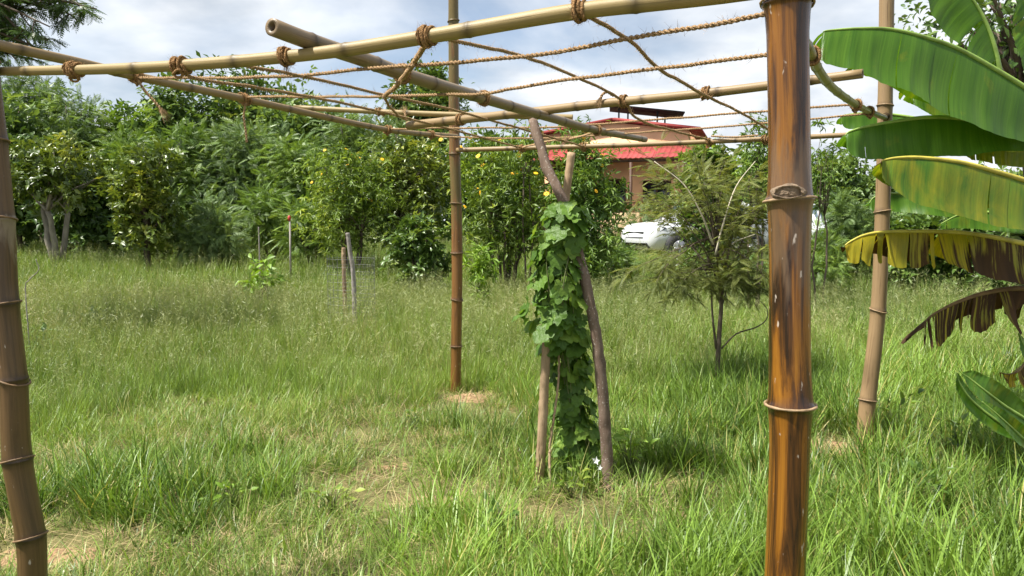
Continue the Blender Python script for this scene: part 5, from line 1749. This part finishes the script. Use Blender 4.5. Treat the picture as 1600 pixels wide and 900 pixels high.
# thin stake with a red knob
k0 = at(453, 16)
kt = thing('thin_metal_stake', 'thin grey metal stake with a red knob at the edge of the far field', 'stake', k0)
mb = MB(); mb.tube([k0 + np.array([0, 0, -0.1]), P(453, 345, 16)], [0.022, 0.02], 8); mb.build('rod', M['stake_grey'], kt)
mb = MB(); kp = P(452, 341, 16)
mb.tube([kp + np.array([0, 0, z]) for z in (-0.06, -0.045, 0, 0.045, 0.06)], [0.012, 0.03, 0.038, 0.03, 0.01], 10); mb.build('knob', plain('red_knob', (0.40, 0.04, 0.03), 0.5, 0.4), kt, smooth=True)
stick('thin_stick', [at(405, 15.5, -0.05), P(405, 380, 15.5), P(404, 355, 15.5)], 0.018, 0.012, 'stake_grey', 'thin bare sapling stick in front of the slender feathery shrub', 'stick', None, 2, 83)
# pale dead twig arching at the left
stick('dead_twig', [at(38, 8.0, 0.0), P(40, 455, 8), P(45, 438, 8), P(60, 422, 8), P(56, 405, 8)], 0.008, 0.004, 'stake_grey', 'thin dead twig arching out of the grass beside the brown post', 'twig', None, 2, 84)

# loose soil heaped round the post feet
def mound(name, label, c, rx, ry, h, seed):
    r = np.random.default_rng(seed)
    n, m_ = 44, 14
    V = []
    for i in range(m_ + 1):
        q = i / m_
        for j in range(n):
            a = j / n * 6.283
            e = 1 + 0.9 * (fnoise(math.cos(a) * 1.9 + seed, math.sin(a) * 1.9 + 4) - 0.5)
            x, y = c[0] + math.cos(a) * rx * q * e, c[1] + math.sin(a) * ry * q * e
            z = h * (1 - q * q) ** 1.0 * (0.8 + 0.6 * fnoise(x * 14, y * 14)) - 0.012 * q + 0.030 * (vnoise(x * 38, y * 38) - 0.5) * (1 - q * q) + 0.012 * (vnoise(x * 90, y * 90) - 0.5) * (1 - q * q)
            V.append((x, y, float(gz(x, y)) + z))
    F = [[i * n + j, i * n + (j + 1) % n, (i + 1) * n + (j + 1) % n, (i + 1) * n + j] for i in range(m_) for j in range(n)]
    o = obj(name, np.array(V), np.array(F), M['soil'], smooth=True)
    tag(o, label, 'soil', kind='stuff')


MOUNDS = [(G(730, 622), 0.22, 0.17), (G(1318, 700), 0.20, 0.18), (G(620, 728), 0.16, 0.09), (G(690, 785), 0.30, 0.12), (G(70, 870), 0.34, 0.14), (G(250, 800), 0.14, 0.07), (G(1270, 692), 0.12, 0.1)]
for k, (c, rx, ry) in enumerate(MOUNDS):
    mound('loose_soil', ['loose sandy soil heaped at the foot of the middle distance bamboo post', 'bare soil beside the foot of the pale bamboo post', 'bare patch of pale soil in the grass left of the vine', 'long bare patch of straw covered soil left of the stakes', 'bare soil at the foot of the brown leaning post', 'small bare soil patch right of the brown leaning post', 'small patch of reddish soil right of the amber post'][k], c, rx, ry, 0.028 if k < 2 else 0.012, 400 + k)

# ------------------------------------------------------------------ grass
def tuft(n, L, w, spread, lean, seed, dry=0.2, segs=4, curve=0.6, heads=0, head_L=0.5, flat=False):
    r = np.random.default_rng(seed)
    V, Q, Tn, Dr, MI = [], [], [], [], []
    tri = []
    for k in range(n):
        a = r.uniform(0, 6.283); rad = spread * math.sqrt(r.random())
        b = np.array([math.cos(a) * rad, math.sin(a) * rad, -0.02])
        az = a + r.normal(0, 0.9); le = abs(r.normal(lean, lean * 0.5))
        hd = np.array([math.cos(az), math.sin(az), 0]); sd = np.array([-math.sin(az), math.cos(az), 0])
        tw = r.normal(0, 0.5); sd = unit(sd * math.cos(tw) + hd * math.sin(tw) * 0.7 + np.array([0, 0, 0.2 * math.sin(tw)]))
        LL = L * r.uniform(0.45, 1.15); ww = w * r.uniform(0.6, 1.3); cv = curve * r.uniform(0.3, 1.6)
        p = b.copy(); ang = le
        if flat: ang = 1.35 + r.normal(0, 0.12); p[2] = r.uniform(0.0, 0.03)
        i0 = len(V); tn = r.random(); dv = float(r.random() < dry)
        for s in range(segs + 1):
            t = s / segs
            wd = ww * (1 - t ** 1.6) * (0.7 + 0.3 * min(1, t * 4))
            if s < segs:
                V += [p - sd * wd / 2, p + sd * wd / 2]
            else: V.append(p.copy())
            p = p + (hd * math.sin(ang) + np.array([0, 0, math.cos(ang)])) * LL / segs
            ang = min(ang + cv / segs * (0.6 + t), 2.4)
            if p[2] < 0.004: p[2] = 0.004
        cnt = len(V) - i0
        Tn += [tn] * cnt; Dr += [dv * r.uniform(0.6, 1)] * cnt
        for s in range(segs - 1):
            Q.append([i0 + 2 * s, i0 + 2 * s + 1, i0 + 2 * s + 3, i0 + 2 * s + 2]); MI.append(0)
        tri.append([i0 + 2 * segs - 2, i0 + 2 * segs - 1, i0 + 2 * segs])
    mi_q = list(MI); mi_t = [0] * len(tri)
    for k in range(heads):
        a = r.uniform(0, 6.283); b = np.array([math.cos(a), math.sin(a), 0]) * spread * r.random()
        az = r.uniform(0, 6.283); hd = np.array([math.cos(az), math.sin(az), 0]) * r.uniform(0.02, 0.30)
        LL = head_L * r.uniform(0.7, 1.2)
        top = b + hd * LL + np.array([0, 0, LL])
        midp = b + hd * LL * 0.35 + np.array([0, 0, LL * 0.55])
        for s_ in (np.array([0.0011, 0, 0]), np.array([0, 0.0011, 0])):
            i0 = len(V); V += [b - s_, b + s_, midp + s_, midp - s_, top]
            Q.append([i0, i0 + 1, i0 + 2, i0 + 3]); mi_q.append(1); tri.append([i0 + 3, i0 + 2, i0 + 4]); mi_t.append(1)
            Tn += [r.random()] * 5; Dr += [0.4] * 5
        nb = r.integers(7, 13)
        for q in range(nb):
            t = 0.68 + 0.34 * q / nb
            c = midp + (top - midp) * (t - 0.55) / 0.45
            dv = rdir(r, 1)[0] * np.array([1, 1, 0.4]) + np.array([0, 0, 0.55])
            e = c + unit(dv) * LL * 0.13 * r.uniform(0.5, 1.2) * (1.1 - 0.5 * q / nb)
            sdv = unit(np.cross(e - c, rdir(r, 1)[0])) * 0.0016
            m2 = (c + e) / 2
            i0 = len(V); V += [c, m2 + sdv, e, m2 - sdv]
            Q.append([i0, i0 + 1, i0 + 2, i0 + 3]); mi_q.append(1); Tn += [r.random()] * 4; Dr += [0.5] * 4
    return np.array(V), np.array(Q), np.array(tri), np.array(Tn), np.array(Dr), mi_q + mi_t


def proto(name, mats, **kw):
    V, Q, T3, Tn, Dr, mi = tuft(**kw)
    me = np_mesh(name, V, [Q, T3], [M[m] for m in mats], attrs={'tint': Tn, 'dry': Dr}, matidx=mi)
    return bpy.data.objects.new(name, me)


def gn_scatter(name, label, cat, X, Y, scale, idx, protos, seed, tilt=0.12):
    r = np.random.default_rng(seed)
    n = len(X)
    Z = gz(X, Y)
    me = bpy.data.meshes.new(name)
    me.vertices.add(n)
    me.vertices.foreach_set('co', np.stack([X, Y, Z], 1).astype(np.float32).ravel())
    a = me.attributes.new('rot', 'FLOAT_VECTOR', 'POINT')
    a.data.foreach_set('vector', np.stack([r.normal(0, tilt, n), r.normal(0, tilt, n), r.uniform(0, 6.283, n)], 1).astype(np.float32).ravel())
    pt = np.stack([0.34 * r.random(n) - 0.06 + 0.9 * (fnoise(X * 0.6 + 4, Y * 0.6 + 8) - 0.45), 0.9 * (fnoise(X * 1.1 + 21, Y * 1.1 + 2) - 0.5), np.zeros(n)], 1)
    a = me.attributes.new('patch', 'FLOAT_VECTOR', 'POINT'); a.data.foreach_set('vector', pt.astype(np.float32).ravel())
    a = me.attributes.new('scl', 'FLOAT', 'POINT'); a.data.foreach_set('value', scale.astype(np.float32))
    a = me.attributes.new('pick', 'INT', 'POINT'); a.data.foreach_set('value', idx.astype(np.int32))
    o = bpy.data.objects.new(name, me)
    link(o)
    tag(o, label, cat, kind='stuff')
    g = bpy.data.node_groups.new(name + '_nodes', 'GeometryNodeTree')
    g.interface.new_socket('Geometry', in_out='INPUT', socket_type='NodeSocketGeometry')
    g.interface.new_socket('Geometry', in_out='OUTPUT', socket_type='NodeSocketGeometry')
    N, L = g.nodes, g.links
    gi = N.new('NodeGroupInput'); go = N.new('NodeGroupOutput')
    ip = N.new('GeometryNodeInstanceOnPoints')
    L.new(gi.outputs[0], ip.inputs['Points'])
    jn = N.new('GeometryNodeJoinGeometry')
    for p in protos:
        oi = N.new('GeometryNodeObjectInfo'); oi.inputs['Object'].default_value = p; oi.inputs['As Instance'].default_value = True
        L.new(oi.outputs['Geometry'], jn.inputs[0])
    L.new(jn.outputs[0], ip.inputs['Instance'])
    ip.inputs['Pick Instance'].default_value = True

    def na(nm, dt):
        q = N.new('GeometryNodeInputNamedAttribute'); q.data_type = dt; q.inputs['Name'].default_value = nm
        return q.outputs[0]
    L.new(na('pick', 'INT'), ip.inputs['Instance Index'])
    er = N.new('FunctionNodeEulerToRotation')
    L.new(na('rot', 'FLOAT_VECTOR'), er.inputs[0]); L.new(er.outputs[0], ip.inputs['Rotation'])
    L.new(na('scl', 'FLOAT'), ip.inputs['Scale'])
    L.new(ip.outputs[0], go.inputs[0])
    md = o.modifiers.new('scatter', 'NODES'); md.node_group = g
    return o


def wedge(y0, y1, dens, seed, margin=1.6):
    """random points on the ground seen by the camera and some way beside it"""
    r = np.random.default_rng(seed)
    wmax = 0.72 * y1 + margin
    n = int(dens * 2 * wmax * (y1 - y0))
    X = r.uniform(-wmax, wmax, n); Y = r.uniform(y0, y1, n)
    k = np.abs(X) < 0.72 * Y + margin
    return X[k], Y[k], r


def ppx(X, Y):
    return 800 + F_PX * X / Y


def bare(X, Y):
    """0 where soil shows, 1 where grass grows freely"""
    v = np.ones_like(X)
    for c, rx, ry in MOUNDS:
        d = np.hypot((X - c[0]) / rx, (Y - c[1]) / ry)
        v *= sstep(0.65, 1.15, d)
    return v


CLEAR = [(G(735, 632), 0.36, 0.42), (G(660, 770), 0.62, 0.36), (G(110, 860), 0.60, 0.26), (G(905, 805), 0.46, 0.42), (G(1050, 765), 0.40, 0.22), (G(420, 690), 0.5, 0.25), (G(1290, 705), 0.35, 0.25)]


def clear(X, Y):
    v = np.ones_like(X)
    for c, rx, ry in CLEAR:
        d = np.hypot((X - c[0]) / rx, (Y - c[1]) / ry) + 0.7 * (fnoise(X * 4 + 9, Y * 4) - 0.5)
        v *= sstep(0.7, 1.2, d)
    return v


def lush(X, Y):
    """share of long broad-bladed grass: more to the right and close by, patchy"""
    px = ppx(X, Y)
    base = 0.46 + 0.42 * sstep(800, 1150, px) * sstep(16, 8, Y) + 0.30 * sstep(3.6, 2.4, Y) * sstep(150, 420, px) - 0.22 * sstep(380, 80, px) * sstep(4.2, 3.0, Y)
    base -= 0.30 * sstep(5.2, 6.4, Y) * sstep(1000, 700, px)
    return np.clip(base + 1.5 * (fnoise(X * 1.1 + 31, Y * 1.1 + 17) - 0.5), 0, 1)


lush_p = [proto('lush_tuft', ['grass_lush', 'seed_head'], n=34, L=0.34, w=0.0085, spread=0.075, lean=0.30, seed=s, dry=0.08, segs=5, curve=1.0, heads=0) for s in range(5)]
med_p = [proto('short_tuft', ['grass_meadow', 'seed_head'], n=46, L=0.20, w=0.0055, spread=0.12, lean=0.55, seed=20 + s, dry=0.16, segs=4, curve=1.1, heads=0) for s in range(4)]
dry_p = [proto('dry_tuft', ['grass_dry', 'seed_head'], n=34, L=0.20, w=0.0035, spread=0.12, lean=0.9, seed=30 + s, dry=0.7, segs=4, curve=0.9, heads=0) for s in range(3)]
straw_p = [proto('straw_litter', ['straw', 'straw'], n=34, L=0.17, w=0.0032, spread=0.13, lean=1.3, seed=40 + s, dry=0.5, segs=3, curve=0.1, flat=True) for s in range(4)]
mead_p = [proto('meadow_tuft', ['grass_meadow', 'seed_head'], n=40, L=0.40, w=0.0066, spread=0.13, lean=0.24, seed=50 + s, dry=0.14, segs=4, curve=0.8, heads=5, head_L=0.55) for s in range(4)]
mead_f = [proto('meadow_tuft_wide', ['grass_meadow', 'seed_head'], n=44, L=0.44, w=0.0125, spread=0.24, lean=0.22, seed=60 + s, dry=0.16, segs=3, curve=0.7, heads=3, head_L=0.58) for s in range(4)]

# long bright blades
X1, Y1, r = wedge(1.1, 7.0, 58, 1)
pxx = ppx(X1, Y1)
k = r.random(len(X1)) < np.clip((lush(X1, Y1) - 0.38) * 2.6, 0, 1) * bare(X1, Y1) * (0.04 + 0.96 * clear(X1, Y1))
X, Y = X1[k], Y1[k]
sc = r.uniform(0.65, 1.15, len(X)) * (0.75 + 0.35 * lush(X, Y)) * (1 + 0.30 * sstep(1250, 1500, ppx(X, Y)) * sstep(4.0, 2.4, Y))
gn_scatter('lush_grass', 'long bright green broad-bladed grass in the foreground', 'grass', X, Y, sc, r.integers(0, 5, len(X)), lush_p, 2)
X1, Y1, r = wedge(7.0, 17.0, 26, 3)
k = r.random(len(X1)) < np.clip((lush(X1, Y1) - 0.42) * 2.4, 0, 1) * sstep(500, 1000, ppx(X1, Y1))
X, Y = X1[k], Y1[k]
gn_scatter('far_lush_grass', 'bright green tufted grass in the right middle of the field', 'grass', X, Y, r.uniform(0.9, 1.4, len(X)), r.integers(0, 5, len(X)), lush_p, 4)
# short trodden grass under the pergola
X1, Y1, r = wedge(1.1, 7.6, 96, 5)
k = r.random(len(X1)) < (0.30 + 0.70 * bare(X1, Y1)) * (0.75 + 0.5 * (fnoise(X1 * 1.7, Y1 * 1.7))) * (0.05 + 0.95 * bare(X1, Y1)) * (0.22 + 0.78 * clear(X1, Y1))
X, Y = X1[k], Y1[k]
gn_scatter('short_grass', 'short green and straw coloured trodden grass under the pergola', 'grass', X, Y, r.uniform(0.6, 1.2, len(X)), r.integers(0, 4, len(X)), med_p, 6)
X1, Y1, r = wedge(1.1, 7.6, 40, 7)
dn = fnoise(X1 * 0.9 + 50, Y1 * 0.9 + 9)
k = r.random(len(X1)) < np.clip((dn - 0.46) * 3.0, 0.02, 0.7) * (0.15 + 0.85 * bare(X1, Y1))
X, Y = X1[k], Y1[k]
gn_scatter('dry_grass', 'flattened dry yellowish grass among the short grass', 'grass', X, Y, r.uniform(0.6, 1.2, len(X)), r.integers(0, 3, len(X)), dry_p, 8)
X1, Y1, r = wedge(1.1, 8.0, 46, 9)
b = bare(X1, Y1)
k = r.random(len(X1)) < np.clip((fnoise(X1 * 0.9 + 50, Y1 * 0.9 + 9) - 0.44) * 2.4, 0.03, 0.6) * (0.55 + 0.45 * b) + (b < 0.7) * 0.45 + (1 - clear(X1, Y1)) * 0.35
X, Y = X1[k], Y1[k]
gn_scatter('straw_litter', 'dry straw lying on the ground between the tufts', 'straw', X, Y, r.uniform(0.6, 1.2, len(X)), r.integers(0, 4, len(X)), straw_p, 10, 0.05)
# tall meadow with fine seed heads beyond the pergola
X1, Y1, r = wedge(4.6, 13.0, 46, 11)
px = ppx(X1, Y1)
edge = 5.9 - 0.9 * sstep(300, 0, px) + 0.8 * (fnoise(X1 * 0.8 + 3, Y1 * 0.8) - 0.5) + 1.0 * sstep(900, 1200, px)
k = r.random(len(X1)) < sstep(-0.3, 0.5, Y1 - edge) * (1 - 0.45 * sstep(950, 1200, px)) * bare(X1, Y1) * clear(X1, Y1)
X, Y = X1[k], Y1[k]
gn_scatter('meadow_grass', 'tall fine meadow grass with hazy pale seed heads', 'grass', X, Y, r.uniform(0.65, 1.15, len(X)) * (0.72 + 0.28 * sstep(6, 9, Y)), r.integers(0, 4, len(X)), mead_p, 12)
X1, Y1, r = wedge(12.5, 34.0, 13, 13, 4)
path = (np.abs(Y1 - 21.8) < 0.7)
k = (r.random(len(X1)) < 0.95) & ~path
X, Y = X1[k], Y1[k]
gn_scatter('far_meadow_grass', 'tall pale meadow grass reaching back to the trees', 'grass', X, Y, r.uniform(0.75, 1.3, len(X)), r.integers(0, 4, len(X)), mead_f, 14)

# broad-leaved weeds
WG = 'low broad-leaved weeds in the grass'


def weed(label, px, py, size, nl, mat, seed, hgt=0.15):
    r = np.random.default_rng(seed)
    b = G(px, py)
    t = thing('weed', label, 'plant', b, WG)
    Pos = np.stack([b[0] + r.normal(0, size * 0.8, nl), b[1] + r.normal(0, size * 0.8, nl), b[2] + r.uniform(0.06, hgt, nl)], 1)
    Fw = unit(Pos - b) * np.array([1, 1, 0.3]) + r.normal(0, 0.3, (nl, 3))
    V, F, T = scatter(UNITS['broad'], Pos, Fw, np.array([0, -0.2, 1.0]) + r.normal(0, 0.3, (nl, 3)), size * r.uniform(0.6, 1.1, nl), r)
    obj('foliage', V, F, M[mat], t, attrs={'tint': T})
    mb = MB()
    for p in Pos[:: 2]: mb.tube([b + np.array([0, 0, -0.01]), (p + b) / 2 + np.array([0, 0, 0.02]), p], [0.003, 0.0025, 0.0015], 4)
    mb.build('stem', M['stem_green'], t)


weed('pale round-leaved weed in the meadow near the left post', 150, 528, 0.11, 22, 'leaf_grey', 1, 0.4)
weed('small bright weed right of the brown post foot', 362, 800, 0.055, 16, 'leaf_lime', 2)
weed('low leafy weed spreading in the shade below the banana leaves', 1440, 790, 0.075, 40, 'leaf_mid', 3, 0.2)
weed('leafy weed at the foot of the pale post', 1400, 680, 0.08, 16, 'leaf_mid', 4, 0.3)
weed('light green weed at the foot of the dark stake', 985, 740, 0.07, 34, 'leaf_lime', 5, 0.24)
weed('light green weed at the foot of the vine', 892, 778, 0.055, 22, 'leaf_bright', 6)
weed('small weed beside the amber post', 1130, 690, 0.07, 14, 'leaf_bright', 7)
weed('yellowish weed left of the feathery sapling trunk', 1075, 600, 0.06, 26, 'leaf_lime', 8, 0.35)
weed('round-leaved weed in the foreground left of the vine', 520, 800, 0.06, 20, 'leaf_bright', 9, 0.16)
weed('leafy weed right of the straw patch in the foreground', 790, 845, 0.06, 18, 'leaf_mid', 10, 0.18)
weed('dark leafy weed near the lower right corner', 1500, 720, 0.08, 30, 'leaf_mid', 11, 0.25)
weed('grey-green weed at the left edge of the meadow', 60, 560, 0.09, 26, 'leaf_grey', 12, 0.35)
weed('small leafy weed below the middle distance post', 640, 668, 0.05, 14, 'leaf_bright', 13, 0.14)
